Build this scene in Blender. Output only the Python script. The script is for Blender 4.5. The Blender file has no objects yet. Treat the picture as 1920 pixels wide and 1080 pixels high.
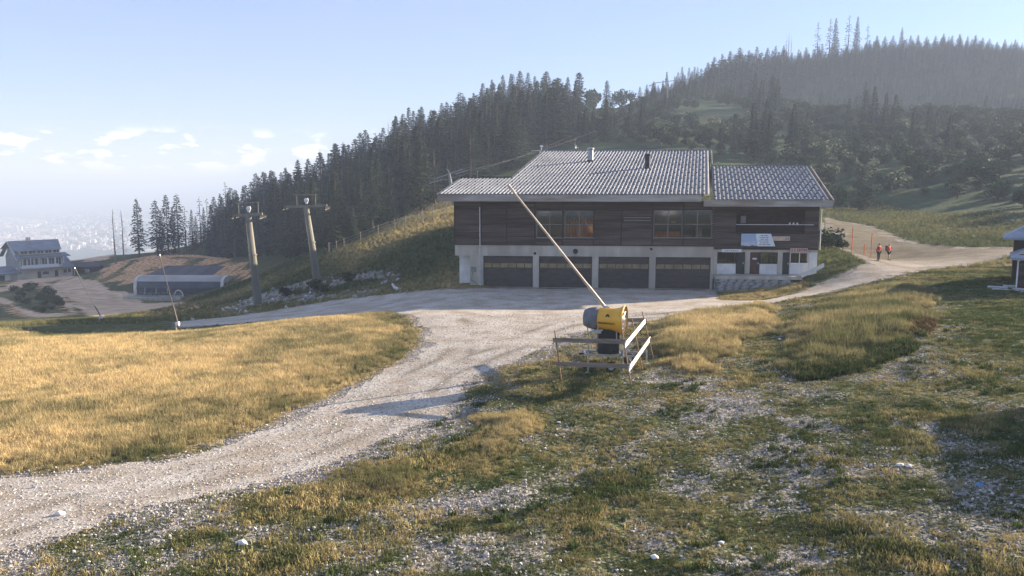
import bpy, math, random
import numpy as np
from mathutils import Vector, Matrix, Euler

# ------------------------------------------------------------------ camera, sky, sun, exposure
SC = bpy.context.scene
COL = SC.collection
HC = 10.0
FPX = 1507.0
EYE = 350.0
PITCH = math.atan((540 - EYE) / FPX)
cam_data = bpy.data.cameras.new('camera')
cam_data.sensor_width = 36.0
cam_data.lens = 36.0 * FPX / 1920.0
cam_data.clip_start = 0.5
cam_data.clip_end = 60000
cam = bpy.data.objects.new('camera', cam_data)
cam.location = (0, 0, HC)
cam.rotation_euler = (math.pi / 2 - PITCH, 0, 0)
COL.objects.link(cam)
SC.camera = cam

SUN_EL = math.radians(17.5)
SUN_AZ = math.radians(67.0)          # clockwise from +Y (the view direction)
SUN_DIR = Vector((math.sin(SUN_AZ) * math.cos(SUN_EL), math.cos(SUN_AZ) * math.cos(SUN_EL), math.sin(SUN_EL)))
world = bpy.data.worlds.new('World')
SC.world = world
world.use_nodes = True
wn, wl = world.node_tree.nodes, world.node_tree.links
wn.clear()
w_out = wn.new('ShaderNodeOutputWorld')
w_bg = wn.new('ShaderNodeBackground')
w_bg.inputs['Strength'].default_value = 0.072
w_sky = wn.new('ShaderNodeTexSky')
w_sky.sky_type = 'NISHITA'
w_sky.sun_disc = False
w_sky.sun_elevation = SUN_EL
w_sky.sun_rotation = SUN_AZ
w_sky.altitude = 900
w_sky.air_density = 0.9
w_sky.dust_density = 1.5
w_sky.ozone_density = 6.0
# low bank of small cumulus all round the horizon
w_tc = wn.new('ShaderNodeTexCoord')
w_sep = wn.new('ShaderNodeSeparateXYZ')
w_map = wn.new('ShaderNodeMapping')
w_map.inputs['Scale'].default_value = (13, 13, 34)
w_noise = wn.new('ShaderNodeTexNoise')
w_noise.inputs['Scale'].default_value = 1.6
w_noise.inputs['Detail'].default_value = 7
w_noise.inputs['Roughness'].default_value = 0.55
w_ramp = wn.new('ShaderNodeValToRGB')
w_ramp.color_ramp.elements[0].position = 0.52
w_ramp.color_ramp.elements[1].position = 0.60
w_band = wn.new('ShaderNodeValToRGB')
els = w_band.color_ramp.elements
els[0].position = 0.0; els[0].color = (0.6, 0.6, 0.6, 1)
els[1].position = 0.036; els[1].color = (1, 1, 1, 1)
e = els.new(0.052); e.color = (0.55, 0.55, 0.55, 1)
e = els.new(0.068); e.color = (0, 0, 0, 1)
w_mul = wn.new('ShaderNodeMath'); w_mul.operation = 'MULTIPLY'
w_mul2 = wn.new('ShaderNodeMath'); w_mul2.operation = 'MULTIPLY'; w_mul2.inputs[1].default_value = 0.95
w_mix = wn.new('ShaderNodeMixRGB')
w_mix.inputs[2].default_value = (14, 12.3, 10.8, 1)
wl.new(w_tc.outputs['Generated'], w_sep.inputs[0])
wl.new(w_tc.outputs['Generated'], w_map.inputs[0])
wl.new(w_map.outputs[0], w_noise.inputs['Vector'])
wl.new(w_noise.outputs['Fac'], w_ramp.inputs[0])
wl.new(w_sep.outputs['Z'], w_band.inputs[0])
wl.new(w_ramp.outputs[0], w_mul.inputs[0])
wl.new(w_band.outputs[0], w_mul.inputs[1])
wl.new(w_mul.outputs[0], w_mul2.inputs[0])
wl.new(w_mul2.outputs[0], w_mix.inputs[0])
w_veil = wn.new('ShaderNodeMixRGB')      # thin high veil over the whole sky
w_veil.inputs[2].default_value = (2.2, 2.5, 3.4, 1)
w_vn = wn.new('ShaderNodeTexNoise'); w_vn.inputs['Scale'].default_value = 2.2; w_vn.inputs['Detail'].default_value = 5
w_vm = wn.new('ShaderNodeMapping'); w_vm.inputs['Scale'].default_value = (1, 1, 3.5)
w_vr = wn.new('ShaderNodeMapRange'); w_vr.inputs['From Min'].default_value = 0.3; w_vr.inputs['From Max'].default_value = 0.7
w_vr.inputs['To Min'].default_value = 0.35; w_vr.inputs['To Max'].default_value = 0.52
wl.new(w_tc.outputs['Generated'], w_vm.inputs[0]); wl.new(w_vm.outputs[0], w_vn.inputs['Vector']); wl.new(w_vn.outputs['Fac'], w_vr.inputs['Value'])
wl.new(w_vr.outputs[0], w_veil.inputs[0]); wl.new(w_sky.outputs[0], w_veil.inputs[1])
wl.new(w_veil.outputs[0], w_mix.inputs[1])
wl.new(w_mix.outputs[0], w_bg.inputs['Color'])
wl.new(w_bg.outputs[0], w_out.inputs['Surface'])

sun_data = bpy.data.lights.new('sun', 'SUN')
sun_data.energy = 5.0
sun_data.angle = math.radians(0.5)
sun_data.color = (1.0, 0.84, 0.63)
sun = bpy.data.objects.new('sun', sun_data)
sun.rotation_euler = SUN_DIR.to_track_quat('Z', 'Y').to_euler()
sun.location = (60, 20, 60)
COL.objects.link(sun)

SC.view_settings.view_transform = 'Standard'
SC.view_settings.look = 'None'
SC.view_settings.gamma = 1.0
SC.view_settings.use_curve_mapping = False
SC.view_settings.exposure = 1.8
SC.render.engine = 'CYCLES'
SC.cycles.use_denoising = True
SC.cycles.max_bounces = 6
SC.cycles.diffuse_bounces = 2
SC.cycles.glossy_bounces = 2
SC.cycles.transmission_bounces = 4
SC.cycles.transparent_max_bounces = 12
SC.cycles.volume_bounces = 0
HAZE_DENSITY = 0.00052
HAZE_COLOR = (0.67, 0.79, 1.0, 1)

# ------------------------------------------------------------------ helpers
rnd = random.Random(7)
rng = np.random.default_rng(11)

def ray(u, v):
    a = (u - 960) / FPX; b = (v - 540) / FPX
    return Vector((a, math.cos(PITCH) - b * math.sin(PITCH), -math.sin(PITCH) - b * math.cos(PITCH)))
def atY(u, v, Y):
    d = ray(u, v); return Vector((0, 0, HC)) + d * (Y / d.y)
def atZ(u, v, z):
    d = ray(u, v); return Vector((0, 0, HC)) + d * ((z - HC) / d.z)

def _hash(ix, iy, seed):
    h = (ix.astype(np.int64) * 374761393 + iy.astype(np.int64) * 668265263 + seed * 1442695041) & 0x7fffffff
    h = (h ^ (h >> 13)) * 1274126177 & 0x7fffffff
    return ((h ^ (h >> 16)) & 0xffff) / 65535.0
def vnoise(x, y, seed=0):
    x = np.asarray(x, float); y = np.asarray(y, float)
    ix = np.floor(x); iy = np.floor(y); fx = x - ix; fy = y - iy
    fx = fx * fx * (3 - 2 * fx); fy = fy * fy * (3 - 2 * fy)
    a = _hash(ix, iy, seed); b = _hash(ix + 1, iy, seed); c = _hash(ix, iy + 1, seed); d = _hash(ix + 1, iy + 1, seed)
    return (a * (1 - fx) + b * fx) * (1 - fy) + (c * (1 - fx) + d * fx) * fy
def fbm(x, y, scale, octv=4, seed=0):
    s = 0; amp = 1; tot = 0; k = 1.0 / scale
    for o in range(octv):
        s = s + amp * vnoise(np.asarray(x) * k + o * 17.3, np.asarray(y) * k - o * 9.1, seed + o)
        tot += amp; amp *= 0.5; k *= 2.03
    return s / tot
def smooth(a, b, x):
    t = np.clip((np.asarray(x, float) - a) / (b - a), 0, 1); return t * t * (3 - 2 * t)
def inpoly(px, py, poly):
    px = np.asarray(px); py = np.asarray(py); r = np.zeros(px.shape, bool)
    n = len(poly); j = n - 1
    for i in range(n):
        xi, yi = poly[i]; xj, yj = poly[j]
        c = ((yi > py) != (yj > py)) & (px < (xj - xi) * (py - yi) / ((yj - yi) + 1e-12) + xi)
        r ^= c; j = i
    return r
def polydist(px, py, poly):
    d = np.full(np.shape(px), 1e9); n = len(poly)
    for i in range(n):
        ax, ay = poly[i]; bx, by = poly[(i + 1) % n]
        vx, vy = bx - ax, by - ay; L = vx * vx + vy * vy + 1e-9
        t = np.clip(((px - ax) * vx + (py - ay) * vy) / L, 0, 1)
        d = np.minimum(d, np.hypot(px - ax - t * vx, py - ay - t * vy))
    return np.where(inpoly(px, py, poly), d, -d)

# ---- materials
def new_mat(name):
    m = bpy.data.materials.new(name); m.use_nodes = True
    nt = m.node_tree; nt.nodes.clear()
    out = nt.nodes.new('ShaderNodeOutputMaterial')
    bs = nt.nodes.new('ShaderNodeBsdfPrincipled')
    nt.links.new(bs.outputs[0], out.inputs[0])
    return m, nt, bs, out
def c4(c): return (c[0], c[1], c[2], 1)
def mat(name, c1, c2=None, scale=3.0, rough=0.8, metal=0.0, bump=0.0, stretch=(1, 1, 1), detail=5, lo=0.35, hi=0.65, c3=None, spec=0.3, bscale=None):
    m, nt, bs, out = new_mat(name)
    N, L = nt.nodes, nt.links
    bs.inputs['Roughness'].default_value = rough
    bs.inputs['Metallic'].default_value = metal
    bs.inputs['Specular IOR Level'].default_value = spec
    if c2 is None: c2 = tuple(x * 0.75 for x in c1)
    tc = N.new('ShaderNodeTexCoord'); mp = N.new('ShaderNodeMapping')
    mp.inputs['Scale'].default_value = stretch
    L.new(tc.outputs['Object'], mp.inputs[0])
    no = N.new('ShaderNodeTexNoise'); no.inputs['Scale'].default_value = scale; no.inputs['Detail'].default_value = detail
    L.new(mp.outputs[0], no.inputs['Vector'])
    rp = N.new('ShaderNodeValToRGB')
    rp.color_ramp.elements[0].position = lo; rp.color_ramp.elements[0].color = c4(c2)
    rp.color_ramp.elements[1].position = hi; rp.color_ramp.elements[1].color = c4(c1)
    L.new(no.outputs['Fac'], rp.inputs[0])
    col = rp.outputs[0]
    if c3 is not None:
        n2 = N.new('ShaderNodeTexNoise'); n2.inputs['Scale'].default_value = scale * 0.23; n2.inputs['Detail'].default_value = 3
        L.new(mp.outputs[0], n2.inputs['Vector'])
        r2 = N.new('ShaderNodeValToRGB'); r2.color_ramp.elements[0].position = 0.48; r2.color_ramp.elements[1].position = 0.66
        L.new(n2.outputs['Fac'], r2.inputs[0])
        mx = N.new('ShaderNodeMixRGB'); mx.inputs[2].default_value = c4(c3)
        L.new(r2.outputs[0], mx.inputs[0]); L.new(col, mx.inputs[1]); col = mx.outputs[0]
    L.new(col, bs.inputs['Base Color'])
    if bump:
        bn = N.new('ShaderNodeTexNoise'); bn.inputs['Scale'].default_value = bscale or scale * 4; bn.inputs['Detail'].default_value = 4
        L.new(mp.outputs[0], bn.inputs['Vector'])
        bp = N.new('ShaderNodeBump'); bp.inputs['Strength'].default_value = bump; bp.inputs['Distance'].default_value = 0.05
        L.new(bn.outputs['Fac'], bp.inputs['Height']); L.new(bp.outputs[0], bs.inputs['Normal'])
    return m
def inst_mat(name, cA, cB, cC=None, rough=0.75, transl=0.0):
    """colour between cA and cB by the 'tint' attribute of the scattered instance, with a random shade"""
    m, nt, bs, out = new_mat(name)
    N, L = nt.nodes, nt.links
    at = N.new('ShaderNodeAttribute'); at.attribute_type = 'INSTANCER'; at.attribute_name = 'tint'
    mx = N.new('ShaderNodeMixRGB'); mx.inputs[1].default_value = c4(cA); mx.inputs[2].default_value = c4(cB)
    L.new(at.outputs['Fac'], mx.inputs[0])
    oi = N.new('ShaderNodeObjectInfo')
    mr = N.new('ShaderNodeMapRange'); mr.inputs['To Min'].default_value = 0.6; mr.inputs['To Max'].default_value = 1.35
    L.new(oi.outputs['Random'], mr.inputs['Value'])
    ml = N.new('ShaderNodeVectorMath'); ml.operation = 'SCALE'
    L.new(mx.outputs[0], ml.inputs[0]); L.new(mr.outputs[0], ml.inputs['Scale'])
    L.new(ml.outputs[0], bs.inputs['Base Color'])
    bs.inputs['Roughness'].default_value = rough
    bs.inputs['Specular IOR Level'].default_value = 0.15
    if transl:
        tr = N.new('ShaderNodeBsdfTranslucent'); L.new(ml.outputs[0], tr.inputs[0])
        ms = N.new('ShaderNodeMixShader'); ms.inputs[0].default_value = transl
        L.new(bs.outputs[0], ms.inputs[1]); L.new(tr.outputs[0], ms.inputs[2]); L.new(ms.outputs[0], out.inputs[0])
    return m

# ---- mesh building
class MB:
    def __init__(s): s.v = []; s.f = []; s.mi = []
    def add(s, vs, fs, mi=0):
        o = len(s.v); s.v += [tuple(p) for p in vs]; s.f += [tuple(i + o for i in f) for f in fs]; s.mi += [mi] * len(fs); return s
    def box(s, x0, x1, y0, y1, z0, z1, mi=0, M=None):
        vs = [Vector((x, y, z)) for z in (z0, z1) for y in (y0, y1) for x in (x0, x1)]
        if M is not None: vs = [M @ p for p in vs]
        return s.add(vs, [(0, 2, 3, 1), (4, 5, 7, 6), (0, 1, 5, 4), (2, 6, 7, 3), (0, 4, 6, 2), (1, 3, 7, 5)], mi)
    def tube(s, pts, rad, n=8, mi=0, cap=True):
        pts = [Vector(p) for p in pts]
        if not hasattr(rad, '__len__'): rad = [rad] * len(pts)
        rings = []
        for i, p in enumerate(pts):
            d = (pts[min(i + 1, len(pts) - 1)] - pts[max(i - 1, 0)])
            d = d.normalized() if d.length > 1e-9 else Vector((0, 0, 1))
            a = d.cross(Vector((0, 0, 1)));
            if a.length < 1e-3: a = d.cross(Vector((0, 1, 0)))
            a.normalize(); b = d.cross(a)
            rings.append([p + (a * math.cos(2 * math.pi * k / n) + b * math.sin(2 * math.pi * k / n)) * rad[i] for k in range(n)])
        vs = [q for r in rings for q in r]; fs = []
        for i in range(len(rings) - 1):
            for k in range(n):
                k2 = (k + 1) % n
                fs.append((i * n + k, i * n + k2, (i + 1) * n + k2, (i + 1) * n + k))
        if cap:
            fs.append(tuple(range(n - 1, -1, -1))); fs.append(tuple((len(rings) - 1) * n + k for k in range(n)))
        return s.add(vs, fs, mi)
    def bar(s, p, q, w, h, mi=0, up=Vector((0, 0, 1))):
        """rectangular bar p->q, h along 'up', w across"""
        p = Vector(p); q = Vector(q); d = (q - p).normalized()
        a = d.cross(up)
        if a.length < 1e-4: a = d.cross(Vector((0, 1, 0)))
        a.normalize(); b = a.cross(d).normalized()
        vs = [c + a * (sx * w / 2) + b * (sz * h / 2) for c in (p, q) for sx, sz in ((-1, -1), (1, -1), (1, 1), (-1, 1))]
        return s.add(vs, [(3, 2, 1, 0), (4, 5, 6, 7), (0, 1, 5, 4), (1, 2, 6, 5), (2, 3, 7, 6), (3, 0, 4, 7)], mi)
    def prism(s, poly, a, b, axis='y', mi=0):
        """poly of 2D points extruded a..b along axis; poly in the other two axes (x,z) for y, (y,z) for x, (x,y) for z"""
        def P(p, t): return {'y': (p[0], t, p[1]), 'x': (t, p[0], p[1]), 'z': (p[0], p[1], t)}[axis]
        n = len(poly); vs = [P(p, a) for p in poly] + [P(p, b) for p in poly]
        fs = [tuple(range(n)), tuple(range(2 * n - 1, n - 1, -1))] + [(i, i + n, (i + 1) % n + n, (i + 1) % n) for i in range(n)]
        return s.add(vs, fs, mi)
    def disc(s, c, nrm, r, h, n=16, mi=0):
        c = Vector(c); nrm = Vector(nrm).normalized(); return s.tube([c, c + nrm * h], r, n, mi)
    def mesh(s, name, mats, smooth_=False):
        me = bpy.data.meshes.new(name)
        me.from_pydata(s.v, [], s.f)
        if not isinstance(mats, (list, tuple)): mats = [mats]
        for m in mats: me.materials.append(m)
        if len(mats) > 1: me.polygons.foreach_set('material_index', s.mi)
        if smooth_: me.polygons.foreach_set('use_smooth', [True] * len(s.f))
        me.validate(); me.update()
        return me
    def build(s, name, mats, parent=None, smooth_=False, kind=None, label=None, bevel=0):
        o = bpy.data.objects.new(name, s.mesh(name, mats, smooth_))
        COL.objects.link(o)
        if parent is not None: o.parent = parent
        if kind: o['kind'] = kind
        if label: o['label'] = label
        if bevel:
            b = o.modifiers.new('bevel', 'BEVEL'); b.width = bevel; b.segments = 1; b.limit_method = 'ANGLE'
        return o
def tag(o, label, cat, group=None, kind=None):
    if label: o['label'] = label
    if cat: o['category'] = cat
    if group: o['group'] = group
    if kind: o['kind'] = kind
    return o
def empty(name, loc, label, cat, rz=0, group=None):
    o = bpy.data.objects.new(name, None); COL.objects.link(o)
    o.location = loc; o.rotation_euler = (0, 0, rz); o.empty_display_size = 0.5
    return tag(o, label, cat, group)
def mesh_obj(name, me, parent=None, loc=None):
    o = bpy.data.objects.new(name, me); COL.objects.link(o)
    if parent is not None: o.parent = parent
    if loc is not None: o.location = loc
    return o
def copy_tree(o, parent=None):
    c = o.copy(); COL.objects.link(c); c.parent = parent
    if parent is not None: c.matrix_parent_inverse = o.matrix_parent_inverse
    for ch in list(o.children): copy_tree(ch, c)
    return c
def text_part(name, body, size, m, parent, M, extrude=0.004, label=None, sx=1.0):
    cu = bpy.data.curves.new(name, 'FONT'); cu.body = body; cu.size = size; cu.align_x = 'CENTER'; cu.align_y = 'CENTER'; cu.extrude = extrude
    cu.resolution_u = 2
    t = bpy.data.objects.new('tmp_text', cu); COL.objects.link(t)
    dg = bpy.context.evaluated_depsgraph_get()
    me = bpy.data.meshes.new_from_object(t.evaluated_get(dg))
    bpy.data.objects.remove(t); bpy.data.curves.remove(cu)
    me.transform(M @ Matrix.Diagonal((sx, 1, 1, 1)))
    me.materials.clear(); me.materials.append(m)
    o = mesh_obj(name, me, parent)
    if label: o['label'] = label
    return o
# scatter of instances from a hidden library
def library(name, meshes):
    c = bpy.data.collections.new(name)
    for i, me in enumerate(meshes):
        o = bpy.data.objects.new('%s_%02d' % (name, i), me); c.objects.link(o)
    return c
_gn = {}
def scatter_tree(lib):
    if lib.name in _gn: return _gn[lib.name]
    ng = bpy.data.node_groups.new('scatter_' + lib.name, 'GeometryNodeTree')
    ng.interface.new_socket('Geometry', in_out='INPUT', socket_type='NodeSocketGeometry')
    ng.interface.new_socket('Geometry', in_out='OUTPUT', socket_type='NodeSocketGeometry')
    N, L = ng.nodes, ng.links
    gi = N.new('NodeGroupInput'); go = N.new('NodeGroupOutput')
    ci = N.new('GeometryNodeCollectionInfo'); ci.inputs['Collection'].default_value = lib
    ci.inputs['Separate Children'].default_value = True; ci.inputs['Reset Children'].default_value = True
    ip = N.new('GeometryNodeInstanceOnPoints'); ip.inputs['Pick Instance'].default_value = True
    def na(nm, t):
        n = N.new('GeometryNodeInputNamedAttribute'); n.data_type = t; n.inputs['Name'].default_value = nm
        return [o for o in n.outputs if o.enabled][0]
    L.new(gi.outputs[0], ip.inputs['Points']); L.new(ci.outputs[0], ip.inputs['Instance'])
    L.new(na('idx', 'INT'), ip.inputs['Instance Index'])
    L.new(na('rot', 'FLOAT_VECTOR'), ip.inputs['Rotation'])
    L.new(na('scl', 'FLOAT_VECTOR'), ip.inputs['Scale'])
    L.new(ip.outputs[0], go.inputs[0])
    _gn[lib.name] = ng
    return ng
def scatter(name, lib, P, scl, rot, tint, label, cat, parent=None):
    n = len(P)
    me = bpy.data.meshes.new(name)
    me.vertices.add(n); me.vertices.foreach_set('co', np.asarray(P, np.float32).ravel())
    k = len(lib.objects)
    a = me.attributes.new('idx', 'INT', 'POINT'); a.data.foreach_set('value', rng.integers(0, k, n).astype(np.int32))
    a = me.attributes.new('rot', 'FLOAT_VECTOR', 'POINT'); a.data.foreach_set('vector', np.asarray(rot, np.float32).ravel())
    scl = np.asarray(scl, np.float32)
    if scl.ndim == 1: scl = np.stack([scl, scl, scl], 1)
    a = me.attributes.new('scl', 'FLOAT_VECTOR', 'POINT'); a.data.foreach_set('vector', scl.ravel())
    a = me.attributes.new('tint', 'FLOAT', 'POINT'); a.data.foreach_set('value', np.asarray(tint, np.float32))
    o = mesh_obj(name, me, parent)
    md = o.modifiers.new('scatter', 'NODES'); md.node_group = scatter_tree(lib)
    return tag(o, label, cat, None, 'stuff')
# ------------------------------------------------------------------ the lie of the land
# control points: pixel + height ('z') or pixel + forward distance ('y'), or plain world points ('w')
CP = []
def cz(u, v, z): p = atZ(u, v, z); CP.append(tuple(p))
def cy(u, v, Y): p = atY(u, v, Y); CP.append(tuple(p))
def cw(x, y, z): CP.append((x, y, z))
for a in [(-400,1080,.2),(0,1080,.6),(500,1080,1.0),(960,1080,1.3),(1400,1080,1.6),(1920,1080,2.2),(2400,1080,2.6),
          (-300,900,-.3),(0,900,0.0),(400,850,.25),(700,740,.25),(960,850,1.0),(1300,850,1.5),(1700,850,2.1),(2050,850,2.5),
          (0,700,-.9),(300,700,-.6),(600,680,-.2),(800,650,.1),(1000,640,.5),(1140,695,1.2),(1010,740,.9),
          (1300,680,1.5),(1500,660,1.9),(1700,630,2.5),(1900,620,2.9),(1240,620,.7),
          (900,541,0),(1000,560,0),(1100,541,0),(1200,575,.05),(1330,543,.05),(1000,590,.1),(880,545,0),
          (1380,570,.45),(1480,570,1.0),(1460,600,1.3),
          (100,628,-1.7),(330,628,-1.4),(550,602,-.8),(740,583,-.15),(-300,650,-1.6)]: cz(*a)
for a in [(332,603,74),(332,592,98),(332,578,135),(335,568,176),(100,610,75),(100,596,118),(60,565,160),(160,565,160),(60,522,235),(0,525,235),(-200,570,160),
          (150,520,232),(165,484,285),(200,479,292),(60,546,184),(60,532,204),(60,525,221),(150,547,190),(150,531,212),(0,546,184),(0,532,204),(-80,532,204),(205,500,225),(483,580,86),(595,550,97),(483,556,112),(460,535,165),(240,570,172),(620,565,84),(720,562,80),
          (700,522,95),(800,522,87),(855,520,84),(865,470,104),(560,515,120),(420,520,190),
          (860,397,130),(760,427,123),(690,452,118),(617,478,115),(560,480,150),
          (1345,540,78.3),(1440,528,78),(1500,528,77),(1538,500,78),(1560,470,88),(1560,440,104),(1560,412,135),(1640,488,88),(1600,522,73),(1750,503,75),(1860,478,82),(1850,520,66),(1905,545,58),
          (1700,432,112),(1880,432,108),(1650,412,135),(1900,395,122),(1750,400,145),(1560,385,165),(1440,380,150),
          (300,480,226),(370,478,228),(230,488,222),(450,482,225),
          (450,435,320),(620,375,300),(740,310,300),(870,270,315),(960,222,320),(1060,215,340),(1150,198,360),(1250,172,390),(1350,150,430),(1450,128,460),(1550,112,500),(1700,98,520),(1900,100,520),(2200,90,500),
          (560,420,250),(700,385,220),(850,340,190),(900,330,200),(1000,300,215),(1100,270,230),(1250,225,290),(1250,290,200),(1250,350,150),(1500,290,220),(1500,210,330),(1750,330,180),(1750,210,330),(1950,260,250),(2300,330,160),(2400,200,300),
          (2300,560,60),(2300,420,100)]: cy(*a)
for x, y, z in list(CP):
    if y > 290: cw(x * 1.2, y * 1.25, z - 14)
for a in [(-150,345,-45),(-220,300,-30),(-150,300,-17),(-165,318,-22),(-260,230,-40),(-120,420,-80),(-300,400,-110),(-60,450,-60),(-150,600,-170),(-600,500,-230),(-500,200,-150),(-90,245,-18),
          (0,900,-180),(-400,900,-380),(500,900,0),(-950,950,-420),(950,900,20),(-950,0,-300),(-950,450,-400),(900,300,60),(900,0,20),
          (0,-60,2),(-60,-60,1.5),(80,-60,4),(400,-60,20),(-300,-60,-20),(60,10,3),(-60,10,0),(-60,50,-2.0),(-85,80,-5),(-140,100,-16),(-120,40,-8),(300,100,35),(180,150,28),(70,70,5)]: cw(*a)
CPA = np.array(CP)
def _phi(r): return np.sqrt(r * r + 16.0)
_n = len(CPA)
_A = _phi(np.hypot(CPA[:, None, 0] - CPA[None, :, 0], CPA[:, None, 1] - CPA[None, :, 1]))
_A -= np.eye(_n) * 0.35
_P = np.stack([np.ones(_n), CPA[:, 0], CPA[:, 1]], 1)
_M = np.block([[_A, _P], [_P.T, np.zeros((3, 3))]])
_W = np.linalg.solve(_M, np.concatenate([CPA[:, 2], np.zeros(3)]))
def zraw(x, y):
    x = np.asarray(x, float); y = np.asarray(y, float); sh = x.shape
    x = x.ravel(); y = y.ravel(); out = np.zeros(x.size)
    for i in range(0, x.size, 20000):
        xx = x[i:i + 20000]; yy = y[i:i + 20000]
        out[i:i + 20000] = _phi(np.hypot(xx[:, None] - CPA[None, :, 0], yy[:, None] - CPA[None, :, 1])) @ _W[:_n] + _W[_n] + _W[_n + 1] * xx + _W[_n + 2] * yy
    return out.reshape(sh)
# building front: local frame (x along the front, y back, z up)
B_YAW = math.radians(-5.0)
B_O = atZ(1110, 540.5, 0.0)
B_EX = Vector((math.cos(B_YAW), math.sin(B_YAW), 0)); B_EY = Vector((-math.sin(B_YAW), math.cos(B_YAW), 0))
def fpt(u, v, off=0.0):
    """pixel -> (x, z) on the vertical plane of the building front (moved back by off)"""
    d = ray(u, v); o = Vector((0, 0, HC)); q = B_O + B_EY * off
    t = (q - o).dot(B_EY) / d.dot(B_EY); p = o + d * t - B_O
    return p.dot(B_EX), p.z
def to_b(x, y):
    return (x - B_O.x) * B_EX.x + (y - B_O.y) * B_EX.y, (x - B_O.x) * B_EY.x + (y - B_O.y) * B_EY.y

# graded grid
def graded(a, b, core0, core1, step, grow=1.045, cap=14):
    v = [core0]
    while v[-1] < core1: v.append(v[-1] + step)
    s = step; hi = [v[-1]]
    while hi[-1] < b: s = min(s * grow, cap); hi.append(hi[-1] + s)
    s = step; lo = [v[0]]
    while lo[-1] > a: s = min(s * grow, cap); lo.append(lo[-1] - s)
    return np.array(lo[:0:-1] + v + hi[1:])
GX = graded(-920, 920, -40, 44, 0.36)
GY = graded(-60, 920, 12, 100, 0.36)
XX, YY = np.meshgrid(GX, GY, indexing='ij')
ZZ = zraw(XX, YY)
_d = np.hypot(XX, YY)
_R0 = (fbm(XX, YY, 45, 3, 9) - 0.5) * 6.0 * smooth(190, 330, _d) * smooth(-75, -20, XX)
ZZ += _R0
# level pad of the building and its apron
bx, by = to_b(XX, YY)
pad = smooth(-11.5, -9.5, bx) * (1 - smooth(14.0, 15.5, bx)) * smooth(-12, -3, by) * (1 - smooth(40, 55, by))
ZZ = ZZ * (1 - pad) + (0.0) * pad
DX = 0
def zg(x, y):
    x = np.asarray(x, float); y = np.asarray(y, float)
    i = np.clip(np.searchsorted(GX, x) - 1, 0, len(GX) - 2); j = np.clip(np.searchsorted(GY, y) - 1, 0, len(GY) - 2)
    fx = np.clip((x - GX[i]) / (GX[i + 1] - GX[i]), 0, 1); fy = np.clip((y - GY[j]) / (GY[j + 1] - GY[j]), 0, 1)
    return (ZZ[i, j] * (1 - fx) + ZZ[i + 1, j] * fx) * (1 - fy) + (ZZ[i, j + 1] * (1 - fx) + ZZ[i + 1, j + 1] * fx) * fy
def gp(u, v, y0=12.0, y1=900.0):
    """first hit of the pixel's line of sight on the ground"""
    d = ray(u, v); ys = np.exp(np.linspace(math.log(y0), math.log(y1), 2600)); t = ys / d.y
    x = d.x * t; z = HC + d.z * t; g = zg(x, ys)
    k = np.nonzero(z < g)[0]
    far = ys > 120
    i = int(k[0]) if len(k) else int(np.argmin(np.where(far & (ys < 560), z - g, 1e9)))
    if len(k) and i > 0:
        a = z[i - 1] - g[i - 1]; b = g[i] - z[i]; w = a / (a + b + 1e-9)
        y = ys[i - 1] * (1 - w) + ys[i] * w
    else: y = ys[i]
    x = d.x * y / d.y
    return Vector((x, y, float(zg(x, y))))
def gpoly(pts, **k): return [tuple(gp(u, v, **k).xy) for u, v in pts]
def visible_px(x, y, z):
    """pixel of a world point"""
    dx = np.asarray(x); dy = np.asarray(y); dz = np.asarray(z) - HC
    dep = dy * math.cos(PITCH) - dz * math.sin(PITCH); up = dy * math.sin(PITCH) + dz * math.cos(PITCH)
    return 960 + FPX * dx / dep, 540 - FPX * up / dep

# areas, traced on the ground
P_ROAD = gpoly([(-200,905),(0,897),(150,882),(300,866),(420,835),(520,795),(620,750),(700,708),(770,675),(800,645),(795,615),(765,592),(735,585),
                (600,593),(450,607),(330,614),(330,604),(450,592),(560,574),(640,562),(700,555),(780,548),(868,543),
                (880,541),(1000,541),(1100,541.5),(1337,544),(1342,562),(1440,562),(1500,548),(1545,528),(1600,505),(1632,492),(1585,472),(1562,452),(1550,425),(1552,408),
                (1630,424),(1690,450),(1760,463),(1900,464),(2100,463),(2100,475),(1900,478),(1860,490),(1760,502),(1700,514),(1620,530),(1560,545),
                (1480,562),(1400,580),(1320,590),(1230,602),(1120,612),(1060,632),(1010,655),(950,682),(890,705),(860,738),(830,775),(760,812),(660,850),(560,885),(420,920),(250,958),(100,1010),(0,1040),(-250,1080)])
P_MEADOW = gpoly([(-400,640),(0,618),(100,628),(330,620),(550,598),(740,585),(790,612),(795,645),(770,672),(700,705),(620,747),(520,792),(420,832),(300,864),(150,880),(0,895),(-400,920)])
P_TALL = [gpoly(p) for p in ([(1215,605),(1290,588),(1400,570),(1450,575),(1455,610),(1380,640),(1330,690),(1280,690),(1225,650)],
                             [(1475,600),(1560,560),(1700,528),(1735,545),(1745,600),(1700,640),(1600,680),(1510,695),(1480,650)],
                             [(1360,535),(1440,532),(1520,525),(1520,535),(1440,560),(1345,560)],
                             [(900,790),(990,770),(1010,810),(930,820)], [(830,860),(930,830),(950,880),(860,905)], [(650,890),(760,870),(800,920),(690,940)])]
P_STONY = [gpoly(p) for p in ([(1440,740),(1560,740),(1560,860),(1600,1079),(1400,1079),(1430,860)],
                              [(1670,790),(1780,782),(1770,825),(1690,830)], [(1390,645),(1440,640),(1430,668),(1395,668)],
                              [(1240,700),(1440,730),(1400,800),(1250,780)], [(100,1000),(420,925),(480,960),(420,1040),(60,1079)],
                              [(850,900),(1000,900),(1020,1000),(800,1079),(760,1000)], [(1150,900),(1350,850),(1380,960),(1200,1079)])]
P_STEP = gpoly([(400,590),(440,560),(520,540),(600,520),(700,512),(760,525),(700,548),(620,560),(520,574),(440,592)])
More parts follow.
